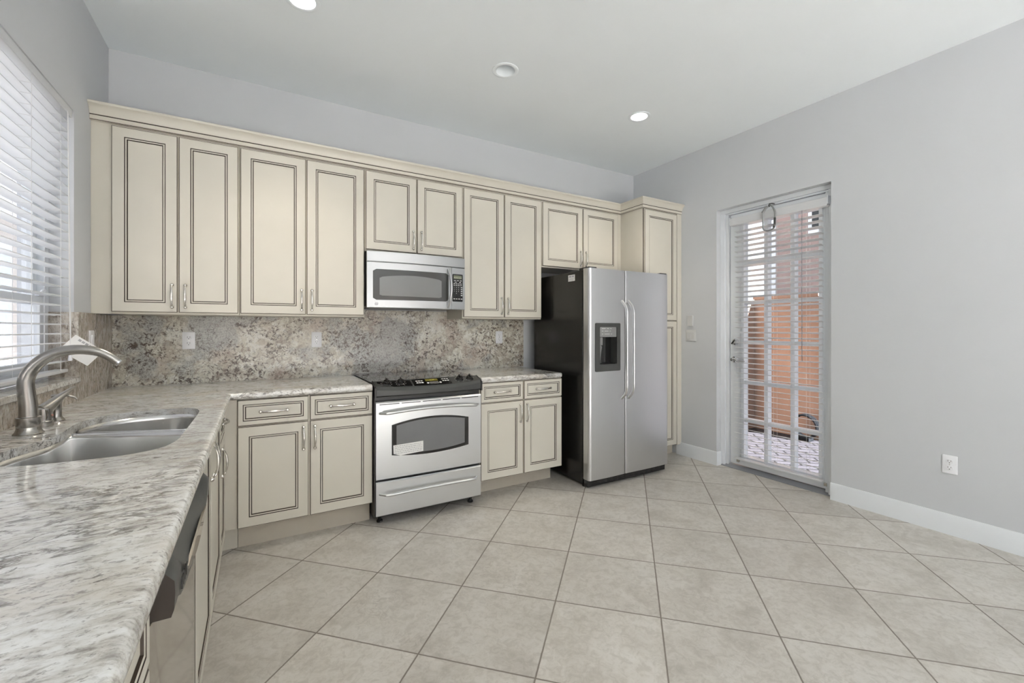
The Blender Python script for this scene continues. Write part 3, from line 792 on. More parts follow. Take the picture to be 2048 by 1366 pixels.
def soap():
    sx, sy = .117, -1.227
    root = thing('soap_dispenser', (sx, sy, CT), 'small brushed steel soap dispenser pump behind the faucet lever', 'soap dispenser')
    MB().lathe([(.0260, .0005), (.0260, .004), (.0200, .012), (.0170, .018), (.0165, .070), (.0185, .074), (.0185, .082), (.010, .086), (.008, .094)], (sx, sy, CT), (0, 0, 1), 28).build('body', M['faucet'], root)
    MB().tube([(sx-.012, sy, CT+.098), (sx+.005, sy, CT+.100), (sx+.030, sy+.004, CT+.098), (sx+.052, sy+.008, CT+.088), (sx+.058, sy+.009, CT+.080)], [.0085, .0085, .0075, .0065, .0055], 14, flat=.7).build('pump_spout', M['faucet'], root)
soap()

# ------------------------------------------------------------------ range
def kitchen_range():
    x0, x1 = 1.4475, 2.2155
    root = thing('electric_range', ((x0+x1)/2, -.35, 0), 'stainless slide-in electric range with a black glass cooktop', 'stove')
    MB().box((x0+.006, -.700, .045), (x1-.006, -.030, .895)).build('body', M['black'], root)
    mb = MB(); mb.box((x0-.012+.012, -.655, .9145), (x1, -.0215, .9235)); mb.build('cooktop_glass', plain('speckled_cooktop_glass', (.05, .05, .048), .04, var=.1, spec=.9), root, bevel=.002)
    for cx, cy, r in ((1.635, -.47, .115), (2.03, -.47, .085), (1.635, -.17, .075), (2.03, -.17, .095)):
        MB().lathe([(r, 0), (r, .0004), (r-.004, .0004), (r-.004, 0)], (cx, cy, .9236), (0, 0, 1), 40, cap=False).build('burner_ring', M['grey'], root)
    xa, xb = x0, x1+.0025
    # control panel: sloped fascia bowed to the front
    n = 24; L = []
    for k in range(n+1):
        u = k/n; x = xa+(xb-xa)*u; b = 1-(2*u-1)**2
        yf = -.735-.022*b
        L.append([(x, -.640, .905), (x, -.648, .9275), (x, yf+.012, .890-.018*b+.012), (x, yf, .880-.018*b), (x, yf+.001, .840), (x, yf+.010, .832), (x, -.70, .826), (x, -.64, .826)])
    MB().loops(L, smooth=False).build('control_fascia', M['darkgrey'], root, ang=30)
    # ends
    for xs in (xa, xb-.012):
        MB().prism([(-.640, .905), (-.648, .9305), (-.742, .893), (-.742, .826), (-.64, .826)], lambda p, k: (xs+.012*k, p[0], p[1])).build('fascia_end', M['black'], root, bevel=.002)
    # tilted console layout: plane through (y=-.652, z=.9258) to (y=-.733, z=.892)
    A = Vector((0, -.6515, .9262)); Bv = Vector((0, -.735, .8895)); S = (Bv-A); Sn = S.normalized(); N = Vector((0, Sn.z, -Sn.y));
    if N.z < 0: N = -N
    def on(x, s, d=0): return Vector((x, 0, 0))+A+S*s+N*d
    def plate(mb, xl, xr, s0, s1, d0, d1, m=0):
        mb.loops([[on(xl, s0, d0), on(xr, s0, d0), on(xr, s1, d0), on(xl, s1, d0)], [on(xl, s0, d1), on(xr, s0, d1), on(xr, s1, d1), on(xl, s1, d1)]], m)
    mb = MB(); plate(mb, x0+.030, 1.700, .14, .93, -.004, .0022); mb.build('knob_panel', M['blackgloss'], root)
    mb = MB(); plate(mb, 1.712, 1.985, .10, .98, -.004, .0026); cpn = mb.build('display_panel', M['blackgloss'], root)
    mb = MB(); plate(mb, 1.805, 1.895, .16, .46, .0026, .0032); mb.build('clock_display', M['display'], cpn)
    text_mesh('12:30', .016, 'clock_digits', emit('lit_digits', (.5, .48, .1), .25), on(1.852, .31, .0036), (1, 0, 0), -S, cpn)
    mb = MB()
    for (cx, s) in ((1.815, .72), (1.905, .72)):
        c = on(cx, s, .0026); MB().lathe([(.0085, 0), (.0085, .001), (0, .0011)], c, N, 16).build('button', M['keywhite'], cpn)
    for k in range(6):
        plate(mb, 1.829+k*.011, 1.836+k*.011, .60, .66, .0026, .0032); plate(mb, 1.829+k*.011, 1.836+k*.011, .76, .82, .0026, .0032)
    for q in range(3):
        for w_ in range(2):
            plate(mb, 1.735+q*.018, 1.749+q*.018, .30+.26*w_, .42+.26*w_, .0026, .0032); plate(mb, 1.925+q*.018, 1.939+q*.018, .20+.26*w_, .30+.26*w_, .0026, .0032)
    mb.build('button_marks', M['keywhite'], cpn)
    for kx in (1.535, 1.630, 2.058, 2.138):
        mb = MB(); c = on(kx, .45, .001)
        mb.lathe([(.0285, 0), (.0285, .003), (.0235, .006), (.0215, .020), (.0200, .023), (0, .0235)], c, N, 30)
        mb.obox(c+N*.026, (.0045, 0, 0), Sn*.020, N*.007)
        kn = mb.build('knob', M['blackgloss'], root, bevel=.0015)
        mk = MB()
        for j in range(9):
            a = math.radians(-150+j*37); d_ = Vector((math.sin(a), 0, 0))*.034+Sn*(-math.cos(a))*.034
            if abs((d_.dot(Sn))) < .034: mk.obox(c+d_+N*.0016, (.0022, 0, 0), Sn*.0012, N*.0004)
        mk.build('dial_marks', M['keywhite'], kn)
    # oven door
    yd0, yd1 = -.752, -.702
    dx0, dx1 = 1.4535, 2.1990
    mb = MB(); n = 24; L = []
    wz0, wz1 = .4460, .6700; wx0, wx1 = 1.5535, 2.0985
    def doorpanel(z0, z1):
        q = MB(); L = []
        for k in range(n+1):
            x = dx0+(dx1-dx0)*k/n; b = 1-(2*k/n-1)**2; yf = yd0-.004*b
            L.append([(x, yd1, z0), (x, yf+.006, z0), (x, yf, z0+.006), (x, yf, z1-.008), (x, yf+.008, z1), (x, yd1, z1)])
        return q.loops(L)
    d = doorpanel(.3000, .8020).build('oven_door', M['steel_range'], root, ang=30)
    q = MB()
    for k in range(5): 
        a = dx0+.022+k*.143; q.box((a, -.7585, .7840), (a+.128, -.7500, .7885))
    q.build('vent_slots', M['black'], d)
    # window: arched black border and grey inner glass
    def arch(xl, xr, zb, zt, rise, fall, y):
        P = []
        for k in range(17):
            t = k/16; P.append((xl+(xr-xl)*t, y, zb-fall*(1-(2*t-1)**2)))
        for k in range(17):
            t = k/16; P.append((xr-(xr-xl)*t, y, zt+rise*(1-(2*t-1)**2)))
        return P
    MB().loops([arch(wx0, wx1, .4520, .6480, .034, .022, -.7500), arch(wx0, wx1, .4520, .6480, .034, .022, -.7580)]).build('window_border', M['blackgloss'], d)
    MB().loops([arch(wx0+.030, wx1-.030, .4700, .6420, .026, .022, -.7560), arch(wx0+.030, wx1-.030, .4700, .6420, .026, .022, -.7588)]).build('window_glass', M['ovenglass'], d)
    # notice sheet taped to the window
    s = MB(); P = [(1.5620, .5150), (1.7640, .5210), (1.7640, .4520), (1.6100, .4440), (1.5640, .4590)]
    s.loops([[(x, -.7590, z) for x, z in P], [(x, -.7600, z) for x, z in P]])
    st = s.build('paper_notice', M['paper'], d); st['label'] = 'white printed paper notice stuck on the oven window'
    s = MB()
    for r in range(5):
        z = .507-.0115*r; x = 1.572
        while x < 1.752:
            wd = random.uniform(.006, .02); s.box((x, -.7603, z-.0014), (min(x+wd, 1.756), -.7599, z+.0014)); x += wd+.004
    s.build('printed_lines', M['inkgrey'], st)
    def bar(xa_, xb_, z, y, sag, r):
        pts = []
        for k in range(21):
            t = k/20; e = min(1, min(t, 1-t)/.06); pts.append((xa_+(xb_-xa_)*t, y+.048*(1-e)**1.5, z+sag*(1-(2*t-1)**2)))
        return MB().tube(pts, [r*(.75+.25*min(1, min(k, 20-k)/2)) for k in range(21)], 14, flat=.8)
    bar(1.478, 2.176, .7300, -.800, .018, .0125).build('door_handle', M['steel_range'], d)
    w = doorpanel(.0660, .2860).build('warming_drawer', M['steel_range'], root, ang=30)
    bar(1.478, 2.170, .2080, -.795, .006, .0110).build('drawer_handle', M['steel_range'], w)
    MB().box((x0+.004, -.7045, .2700), (x1-.006, -.7000, .3150)).build('gap_strip', M['black'], root)
    MB().box((1.4475, -.7440, .066), (1.4530, -.700, .826)).build('side_trim', M['black'], root)
    for lx, ly in ((1.497, -.665), (2.155, -.665), (1.497, -.10), (2.155, -.10)):
        MB().lathe([(.020, 0), (.020, .010), (.014, .014), (.010, .016), (.010, .048)], (lx, ly, .0), (0, 0, 1), 16).build('leg', M['rubber'], root)
kitchen_range()

# ------------------------------------------------------------------ microwave
def microwave():
    x0, x1, z0, z1 = 1.4715, 2.2300, 1.4260, 1.8360
    root = thing('over_range_microwave', ((x0+x1)/2, -.2, z0), 'stainless over-the-range microwave hung below the short cabinet above the stove', 'microwave')
    MB().box((x0+.004, -.372, z0+.012), (x1-.004, -.0215, z1)).build('housing', M['darkgrey'], root)
    n = 28
    def yb(x): t = (x-x0)/(x1-x0); return -.398-.030*(1-(2*t-1)**2)
    def face(xa, xb, za, zb, name, mat, d=0, back=-.372, r=.004, parent=root):
        L = []; m = max(2, int(n*(xb-xa)/(x1-x0)))
        for k in range(m+1):
            x = xa+(xb-xa)*k/m; y = yb(x)-d
            L.append([(x, back, za), (x, y+r, za), (x, y, za+r), (x, y, zb-r), (x, y+r, zb), (x, back, zb)])
        return MB().loops(L).build(name, mat, parent, ang=30)
    face(x0, x1, 1.7590, z1, 'vent_grille', M['steel'])
    xs = 2.1110
    d = face(x0, xs-.0012, z0, 1.7565, 'door', M['steel'])
    c = face(xs+.0012, x1, z0, 1.7565, 'control_panel', M['steel'])
    # curved dark window on the door
    def patch(xa, xb, f0, f1, dd, name, mat, par, round_=.0):
        L = []; m = 24
        for k in range(m+1):
            t = k/m; x = xa+(xb-xa)*t; y = yb(x)
            ee = 0
            if round_:
                q = min(x-xa, xb-x); ee = round_-math.sqrt(max(0, round_**2-(round_-q)**2)) if q < round_ else 0
            L.append([(x, y+.001, f0(t)+ee), (x, y-dd, f0(t)+ee), (x, y-dd, f1(t)-ee), (x, y+.001, f1(t)-ee)])
        return MB().loops(L).build(name, mat, par, ang=30)
    wn_ = patch(1.5120, 2.0850, lambda t: 1.4830+.004*t, lambda t: 1.7060, .0012, 'window_border', plain('smoked_window_border', (.045, .047, .045), .12, spec=.7), d, .014)
    patch(1.5570, 2.0250, lambda t: 1.5150-.003*t, lambda t: 1.648+.020*(1-(2*t-1)**2), .0020, 'window_glass', M['mwglass'], wn_, .006)
    # bowed handle
    pts = []
    for k in range(21):
        t = k/20; b = math.sin(PI*t); pts.append((2.0790+.012*b, yb(2.079)-.002-.042*b**.8, 1.4400+.3000*t))
    MB().tube(pts, [.0085+.0045*math.sin(PI*k/20) for k in range(21)], 14, flat=.7, up=(1, 0, 0)).build('handle', M['steel_v'], d)
    kp = patch(2.1180, 2.2110, lambda t: 1.4890, lambda t: 1.7060, .0012, 'keypad', M['blackgloss'], c, .006)
    dp = patch(2.1290, 2.2010, lambda t: 1.6680, lambda t: 1.6950, .0018, 'display', M['display_g'], kp)
    mb = MB()
    def key(x, z, w, h): mb.obox((x, yb(x)-.0016, z), (w/2, 0, 0), (0, .0004, 0), (0, 0, h/2))
    for r, (cols, w) in enumerate(((3, .020), (2, .020), (4, .013), (4, .013))):
        for k in range(cols): key(2.1645+(k-(cols-1)/2)*.074/cols*1.05, 1.655-.0125*r, w, .0042)
    for r in range(5): key(2.199, 1.601-.0155*r+.0, .014, .0055)
    for k in range(4): key(2.134+k*.0215, 1.523-.012, .013, .0052)
    for k in range(5): key(2.135+.0145*k, 1.678, .009, .003)
    mb.build('key_marks', M['keywhite'], kp)
    for k, ch in enumerate('123456789'):
        cx = 2.134+.0195*(k % 3); text_mesh(ch, .0105, 'digit', M['keywhite'], (cx, yb(cx)-.0018, 1.601-.0155*(k//3)), (1, 0, 0), (0, 0, 1), kp)
    text_mesh('0', .0105, 'digit', M['keywhite'], (2.1535, yb(2.1535)-.0018, 1.5545), (1, 0, 0), (0, 0, 1), kp)
    # round badge on the door
    bx, bz = 1.5360, 1.4560; by = yb(bx)
    lg = MB().lathe([(.0125, -.001), (.0125, .0016), (.0115, .0022), (0, .0022)], (bx, by, bz), (0, -1, 0), 28).build('round_badge', M['plate'], d)
    mb = MB()
    for cxo, sgn in ((-.0022, 1), (.0030, -1)):
        mb.tube([(bx+cxo+.0040*math.cos(a), by-.0024, bz+.0052*math.sin(a)) for a in [math.radians(40+sgn*q*26) for q in range(11)]], .0007, 6)
    mb.build('monogram', M['inkgrey'], lg)
    mb = MB(); mb.box((x0+.05, -.36, z0+.004), (x1-.05, -.06, z0+.012)); mb.build('underside_filter', M['darkgrey'], root)
microwave()

# ------------------------------------------------------------------ refrigerator
def fridge():
    x0, x1 = 3.0620, 3.9700; yb_, yf = -.140, -.850
    root = thing('refrigerator', ((x0+x1)/2, -.5, 0), 'side-by-side stainless refrigerator with a glossy black side and ice dispenser', 'refrigerator')
    t = NT('black_textured_fridge_side'); t.b.inputs['Base Color'].default_value = (.012, .012, .011, 1); t.b.inputs['Roughness'].default_value = .22
    t.bump(t.noise(t.coord(), 420, 2), .12, .0008)
    body = MB().box((x0, yf, .025), (x1, yb_, 1.7480)).build('cabinet_shell', t.mat, root, bevel=.004)
    xm = 3.4490; z0, z1 = .0680, 1.7600
    def bowed(xa, xb, na, nb, name):
        """door with rounded outer edge(s); na, nb: radius at the ends"""
        P = [(xa, yf-.012)]; 
        for k in range(9):
            a = PI/2*k/8
            P.append((xa+na*(1-math.cos(a)), -.934+na*(1-math.sin(a))))
        for k in range(1, 8):
            x = xa+na+(xb-nb-xa-na)*k/8; P.append((x, -.934-.004*math.sin(PI*k/8)))
        for k in range(9):
            a = PI/2*(1-k/8)
            P.append((xb-nb*(1-math.cos(a)), -.934+nb*(1-math.sin(a))))
        P.append((xb, yf-.012))
        return P
    def door(P, name, hole=None):
        mb = MB()
        if not hole:
            mb.prism(P, lambda p, k: (p[0], p[1], z0 if k == 0 else z1))
        else:
            hx0, hx1, hz0, hz1 = hole
            n = len(P); zs = [z0, hz0, hz1, z1]
            # split the profile so the hole edges fall on vertices
            Q = []
            for i in range(n):
                a, b = P[i], P[(i+1) % n]; Q.append(a)
                if i < n-1 and a[1] < -.92 and b[1] < -.92:
                    for hx in (hx0, hx1):
                        if a[0] < hx < b[0]:
                            u = (hx-a[0])/(b[0]-a[0]); Q.append((hx, a[1]+(b[1]-a[1])*u))
            m = len(Q); base = len(mb.v); v = [(q[0], q[1], z) for z in zs for q in Q]; f = []
            for zi in range(3):
                for i in range(m):
                    j = (i+1) % m
                    if zi == 1 and i != m-1 and Q[i][0] >= hx0-1e-6 and Q[j][0] <= hx1+1e-6 and Q[i][1] < -.92: continue
                    f.append((zi*m+i, zi*m+j, (zi+1)*m+j, (zi+1)*m+i))
            f.append(tuple(reversed(range(m)))); f.append(tuple(3*m+i for i in range(m)))
            mb.add(v, f)
        return mb.build(name, M['steel_v'], root, ang=28, recalc=not hole)
    hole = (3.1310, 3.3770, .9420, 1.3120)
    ld = door(bowed(x0, xm-.003, .026, .006, 'l'), 'freezer_door', hole)
    rd = door(bowed(xm+.003, x1+.002, .006, .016, 'r'), 'fresh_food_door')
    bm = bmesh.new(); bm.from_mesh(ld.data); bmesh.ops.recalc_face_normals(bm, faces=bm.faces); bm.to_mesh(ld.data); bm.free(); ld.data.set_sharp_from_angle(angle=math.radians(28))
    # dispenser: dark frame, recess, control head, paddles
    hx0, hx1, hz0, hz1 = hole
    mb = MB(); o_ = rrect(hx0-.010, hz0-.010, hx1+.010, hz1+.010, .010); ii = rrect(hx0+.036, hz0+.046, hx1-.026, hz1-.022, .008)
    mb.loops([[(x, -.930, z) for x, z in o_], [(x, -.9425, z) for x, z in o_], [(x, -.9405, z) for x, z in ii], [(x, -.868, z) for x, z in ii]], cap0=False, cap1=True)
    dp = mb.build('dispenser_frame', M['darkgrey'], ld, ang=40)
    mb = MB(); mb.box((hx0+.037, -.936, 1.2080), (hx1-.027, -.880, 1.2910)); ch = mb.build('dispenser_controls', M['grey'], dp, bevel=.003)
    mb = MB()
    for z, cols in ((1.277, (.040, .022, .012)), (1.257, (.016, .040, .010)), (1.233, (.014, .055, .012))):
        x = hx0+.060
        for w in cols: mb.box((x, -.9366, z-.0018), (x+w, -.9358, z+.0018)); x += w+.014
    mb.build('control_marks', M['keywhite'], ch)
    MB().box((hx0+.046, -.905, 1.140), (hx0+.100, -.870, 1.2080)).build('ice_chute', M['grey'], dp, bevel=.006)
    MB().prism([(-.872, 1.150), (-.905, 1.130), (-.880, 1.010), (-.870, 1.000)], lambda p, k: (hx0+.050+.042*k, p[0], p[1])).build('paddle', M['grey'], dp, bevel=.004)
    MB().box((hx0+.040, -.925, hz0+.047), (hx1-.030, -.870, hz0+.052)).build('drip_tray', M['blackgloss'], dp)
    MB().box((hx0+.115, -.8715, hz0+.055), (hx1-.030, -.8690, 1.2070)).build('recess_back', M['blackgloss'], dp)
    # bowed handles: vertical rails turned in at both ends toward the door
    for xc, s, nm, par in ((3.4080, -1, 'l', ld), (3.4850, 1, 'r', rd)):
        pts = []
        zb, zt = .6980, 1.5060
        for k in range(31):
            t = k/30; z = zb+(zt-zb)*t; e = min(t, 1-t)/.115
            e = min(1, e); q = 1-e
            pts.append((xc-.006*q**2.2, -.9960+.054*q**2.0, z))
        MB().tube(pts, .0125, 14, flat=.85, up=(1, 0, 0)).build('handle', M['steel_v'], par)
    # grille with small louvres at the floor
    mb = MB(); mb.box((x0+.006, -.905, .012), (x1-.006, -.860, .064))
    for k in range(14): mb.box((x0+.04+k*.062, -.909, .022), (x0+.085+k*.062, -.905, .030)).box((x0+.04+k*.062, -.909, .040), (x0+.085+k*.062, -.905, .048))
    mb.build('base_grille', M['black'], root, bevel=.003)
    for lx, ly in ((x0+.03, -.84), (x1-.03, -.84), (x0+.03, -.2), (x1-.03, -.2)):
        MB().lathe([(.018, 0), (.018, .026)], (lx, ly, 0), (0, 0, 1), 14).build('foot', M['rubber'], root)
    for hx in (x0+.045, x1-.045):
        MB().box((hx-.04, -.925, 1.7485), (hx+.04, -.80, 1.7710)).build('hinge_cover', M['black'], root, bevel=.004)
    # service sticker on the side
    sk = MB().box((x0-.0008, -.7530, 1.6720), (x0, -.6640, 1.7250)).build('service_sticker', M['paper'], body); sk['label'] = 'white sticker reading WE FIX'
    text_mesh('WE FIX', .022, 'sticker_heading', M['navy'], (x0-.0010, -.7085, 1.7100), (0, -1, 0), (0, 0, 1), sk)
    mb = MB()
    for r in range(3):
        y = -.672
        while y > -.742:
            w = random.uniform(.006, .014); mb.box((x0-.0012, y, 1.693-.007*r), (x0-.0008, max(y-w, -.746), 1.6950-.007*r)); y -= w+.003
    mb.build('sticker_lines', M['inkgrey'], sk)
fridge()

# ------------------------------------------------------------------ blinds
def slats(mb, n, z0, pitch, c, half, a0, a1, axis, tilt):
    for i in range(n):
        z = z0+i*pitch; L0, L1 = [], []
        prof = []
        for k in range(5):
            s = -1+2*k/4; prof.append((s*half, .0022*(1-s*s)))
        top = [(d, h+.0015) for d, h in prof]; bot = [(d, h-.0015) for d, h in reversed(prof)]
        P = [(d*math.cos(tilt)-h*math.sin(tilt), d*math.sin(tilt)+h*math.cos(tilt)) for d, h in top+bot]
        mb.loops([[(c+d, a0, z+h) for d, h in P], [(c+d, a1, z+h) for d, h in P]])
def window_blind():
    y0, y1 = -2.425, -.628; c = -.035
    root = thing('window_blind', (c, (y0+y1)/2, 1.04), 'white two-inch slat blind filling the window above the sink', 'blind')
    MB().box((-.066, y0-.02, 2.330), (-.004, y1+.026, 2.3705)).build('headrail', M['slat'], root, bevel=.002)
    mb = MB(); slats(mb, 27, 1.115, .0453, c, .025, y0, y1, 'y', .04); mb.build('slats', M['slat'], root)
    MB().box((c-.025, y0, 1.062), (c+.025, y1, 1.077)).build('bottom_rail', M['slat'], root, bevel=.003)
    for yc in (-.735, -1.045, -1.50, -1.95, -2.30):
        mb = MB()
        for dx in (-.0275, .0275): mb.tube([(c+dx, yc, 1.07), (c+dx, yc, 2.335)], .0009, 6)
        for k in range(27): mb.tube([(c-.0275, yc, 1.1125+.0453*k), (c+.0275, yc, 1.1125+.0453*k)], .0007, 5)
        mb.build('ladder_cord', M['cord'], root)
    mb = MB()
    for dy, zb in ((0, 1.155), (.008, 1.17), (-.007, 1.30)):
        mb.tube([(.0005, -.676+dy*.3, 2.335), (.004+.002*abs(dy), -.674+dy*.5, 1.9), (.006, -.672+dy, 1.5), (.008, -.670+dy, zb)], .0014, 6)
    lc = mb.build('lift_cord', M['cord'], root)
    for dy, zb in ((0, 1.155), (.008, 1.17)):
        MB().lathe([(.002, .002), (.0045, -.006), (.0085, -.030), (.007, -.036), (0, -.037)], (.008, -.670+dy-.004, zb), (0, 0, 1), 14).build('cord_tassel', M['plate'], lc)
    # warning tag hanging from the cord, tilted
    o = Vector((.046, -.660, 1.168)); u0 = Vector((.966, .257, 0)); u = (u0*.77-Vector((0, 0, .64))).normalized(); nn = Vector((.257, -.966, .02)).normalized(); v = nn.cross(u).normalized(); u = v.cross(nn)
    mb = MB(); mb.obox(o, u*.066, v*.047, nn*.0006); tg = mb.build('warning_tag', M['paper'], lc); tg['label'] = 'white printed warning tag'
    mb = MB()
    for k in range(5): mb.obox(o+u*(-.036+.016*k)+v*.034+nn*.0008, u*.0062, v*.005, nn*.0003)
    mb.build('tag_print', M['inkgrey'], tg)
window_blind()
def door_blind():
    X = W+.09; y0, y1 = -1.905, -1.200; c = X-.042
    root = thing('door_blind', (c, (y0+y1)/2, .1), 'white two-inch slat blind hung on the glazed exterior door', 'blind')
    MB().box((X-.072, y0-.045, 2.2120), (X-.013, y1+.040, 2.2790)).build('headrail', M['slat'], root, bevel=.003)
    n = 45
    mb = MB(); slats(mb, n, .150, .0455, c, .0245, y0, y1, 'y', -.22); mb.build('slats', M['slat'], root)
    MB().box((c-.0245, y0, .098), (c+.0245, y1, .113)).build('bottom_rail', M['slat'], root, bevel=.003)
    for yc in (-1.295, -1.552, -1.805):
        mb = MB()
        for dx in (-.027, .027): mb.tube([(c+dx, yc, .105), (c+dx, yc, 2.215)], .0008, 6)
        mb.build('ladder_cord', M['cord'], root)
    MB().tube([(c-.034, -1.775, 2.212), (c-.036, -1.776, 1.6), (c-.036, -1.777, 1.02)], .0028, 8).build('tilt_wand', plain('smoky_wand', (.25, .25, .27), .3), root)
    for y in (y0-.046, y1+.041):
        MB().box((X-.070, y-.004, 2.224), (X-.0005, y+.004, 2.288)).build('mount_bracket', M['trim'], root)
door_blind()
def carabiner():
    X = W+.004; yc = -1.527
    root = thing('carabiner_hook', (X, yc, 2.10), 'large grey carabiner hanging in front of the blind at the top of the door', 'hook')
    P = [(0, 2.318), (.018, 2.300), (.034, 2.285), (.050, 2.265), (.054, 2.235), (.054, 2.150), (.046, 2.117), (.024, 2.103), (-.012, 2.103), (-.036, 2.118), (-.044, 2.15), (-.044, 2.235), (-.036, 2.275), (-.016, 2.305)]
    MB().tube([(X+.003*math.sin(i), yc+y, z) for i, (y, z) in enumerate(smooth_closed(P, 3))], .0062, 10, closed=True, up=(1, 0, 0)).build('ring', plain('worn_grey_metal', (.30, .31, .31), .4, metal=.7, var=.2, scale=30), root)
    MB().tube([(X, yc+.020, 2.312), (X, yc+.060, 2.262)], .0085, 10).build('gate_sleeve', M['grey'], root)
    MB().tube([(X-.001, yc-.045, 2.20), (X-.001, yc-.045, 2.155), (X, yc-.036, 2.118)], .0085, 10).build('grip', M['darkgrey'], root)
    MB().tube([(X+.058, yc-.01, 2.3305), (X+.02, yc-.006, 2.330), (X-.003, yc-.002, 2.326), (X-.008, yc, 2.312), (X+.003, yc, 2.302)], .0045, 8).build('hanger', M['darkgrey'], root)
carabiner()

# ------------------------------------------------------------------ outlets and switches
def outlet_proto():
    """duplex outlet facing -y at the origin"""
    root = thing('wall_outlet', (0, 0, 0), 'x', 'outlet')
    MB().loops([[(x, 0, z) for x, z in rrect(-.035, -.057, .035, .057, .004)], [(x, -.004, z) for x, z in rrect(-.035, -.057, .035, .057, .004)], [(x, -.006, z) for x, z in rrect(-.032, -.054, .032, .054, .004)]]).build('cover_plate', M['plate'], root, ang=50)
    for s in (-1, 1):
        P = rrect(-.017, s*.0195-.014, .017, s*.0195+.014, .012)
        r = MB().loops([[(x, -.005, z) for x, z in P], [(x, -.0078, z) for x, z in P]]).build('receptacle', M['plate'], root)
        mb = MB(); zc = s*.0195
        mb.box((-.0078, -.0082, zc-.001), (-.0058, -.0070, zc+.0085)); mb.box((.0058, -.0082, zc), (.0078, -.0070, zc+.0075)); mb.lathe([(.0026, 0), (.0026, .0006), (0, .0006)], (0, -.0076, zc-.0075), (0, -1, 0), 10)
        mb.build('slots', M['slot'], r)
    MB().lathe([(.003, 0), (.003, .001), (0, .0012)], (0, -.0058, 0), (0, -1, 0), 10).build('screw', M['nickel'], root)
    return root
p = outlet_proto(); first = True
for x, z, rz, y, lab in ((.405, 1.197, 0, -.0202, 'white duplex outlet on the backsplash nearest the window corner'), (1.183, 1.194, 0, -.0202, 'white duplex outlet on the backsplash left of the stove'),
                   (2.748, 1.196, 0, -.0202, 'white duplex outlet on the backsplash near the refrigerator'), (W-.0002, .433, PI/2, -2.634, 'white duplex outlet low on the bare right wall')):
    o = p if first else copy_tree(p); first = False
    o.location = (x, y, z); o.rotation_euler = (0, 0, -rz); o['label'] = lab
def rocker(name, loc, rz, gangs, label, gh=.057, mat='plate'):
    root = thing(name, (0, 0, 0), label, 'light switch'); w = .035+.023*(gangs-1)
    MB().loops([[(x, 0, z) for x, z in rrect(-w, -gh, w, gh, .004)], [(x, -.004, z) for x, z in rrect(-w, -gh, w, gh, .004)], [(x, -.0065, z) for x, z in rrect(-w+.003, -gh+.003, w-.003, gh-.003, .004)]]).build('cover_plate', M[mat], root, ang=50)
    for g in range(gangs):
        x = (g-(gangs-1)/2)*.046
        MB().loops([[(x+a, -.0055, b) for a, b in ((-.0165, -.034), (.0165, -.034), (.0165, .034), (-.0165, .034))], [(x+a, -.0085-(.003 if b > 0 else 0), b) for a, b in ((-.016, -.033), (.016, -.033), (.016, .033), (-.016, .033))]]).build('rocker', M[mat], root, bevel=.001)
    root.location = loc; root.rotation_euler = (0, 0, rz); return root
rocker('light_switch', (.0202, -.415, 1.2090), PI/2, 1, 'white rocker switch on the brown granite beside the window')
rocker('light_switch', (W-.0002, -.765, 1.2080), -PI/2, 2, 'white double rocker switch on the right wall beside the pantry', mat='plate_grey')
def small_plate():
    root = thing('wall_control_plate', (0, 0, 0), 'small white wall control plate above the double switch by the pantry', 'wall control')
    MB().loops([[(x, 0, z) for x, z in rrect(-.030, -.052, .030, .052, .005)], [(x, -.016, z) for x, z in rrect(-.029, -.051, .029, .051, .005)]]).build('cover', M['plate_grey'], root, bevel=.002)
    MB().box((-.018, -.0175, -.030), (.018, -.0155, .036)).build('key_face', M['plate_grey'], root)
    root.location = (W-.0002, -.762, 1.3540); root.rotation_euler = (0, 0, -PI/2)
small_plate()

# ------------------------------------------------------------------ recessed lamps
for i, (lx, ly, on) in enumerate(LAMPS):
    lab = ['lit recessed ceiling light over the sink end, cut by the top of the photo', 'unlit recessed ceiling light between the two lit ones', 'lit recessed ceiling light nearest the door wall'][i]
    root = thing('recessed_light', (lx, ly, H), lab, 'ceiling light', 'recessed ceiling lights')
    MB().lathe([(.0660, .0005), (.0890, -.0002), (.0890, -.003), (.0850, -.0055), (.0680, -.0060), (.0640, -.004), (.0640, .004)], (lx, ly, H), (0, 0, 1), 40, cap=False).build('trim_ring', M['ceiling'], root, recalc=False)
    mb = MB(); mb.lathe([(.0642, .000), (.0600, .030), (.0520, .090), (.0500, .100)], (lx, ly, H), (0, 0, 1), 36, cap=False); mb.build('reflector', M['ceiling'], root, recalc=False)
    if on:
        MB().lathe([(.0610, .020), (.0500, .012), (0, .009)], (lx, ly, H), (0, 0, 1), 36, cap=False).build('lamp_lens', M['lampglow'], root)
        ld = bpy.data.lights.new('downlight', 'SPOT'); lo = bpy.data.objects.new('downlight', ld); COL.objects.link(lo)
        lo.location = (0, 0, -.012); lo.parent = root; ld.energy = 20; ld.spot_size = math.radians(100); ld.spot_blend = .8; ld.shadow_soft_size = .06; ld.color = (1, .88, .72)
    else:
        MB().lathe([(.0495, .100), (.047, .088), (.030, .080), (0, .078)], (lx, ly, H), (0, 0, 1), 28, cap=False).build('lamp', M['basket'], root)

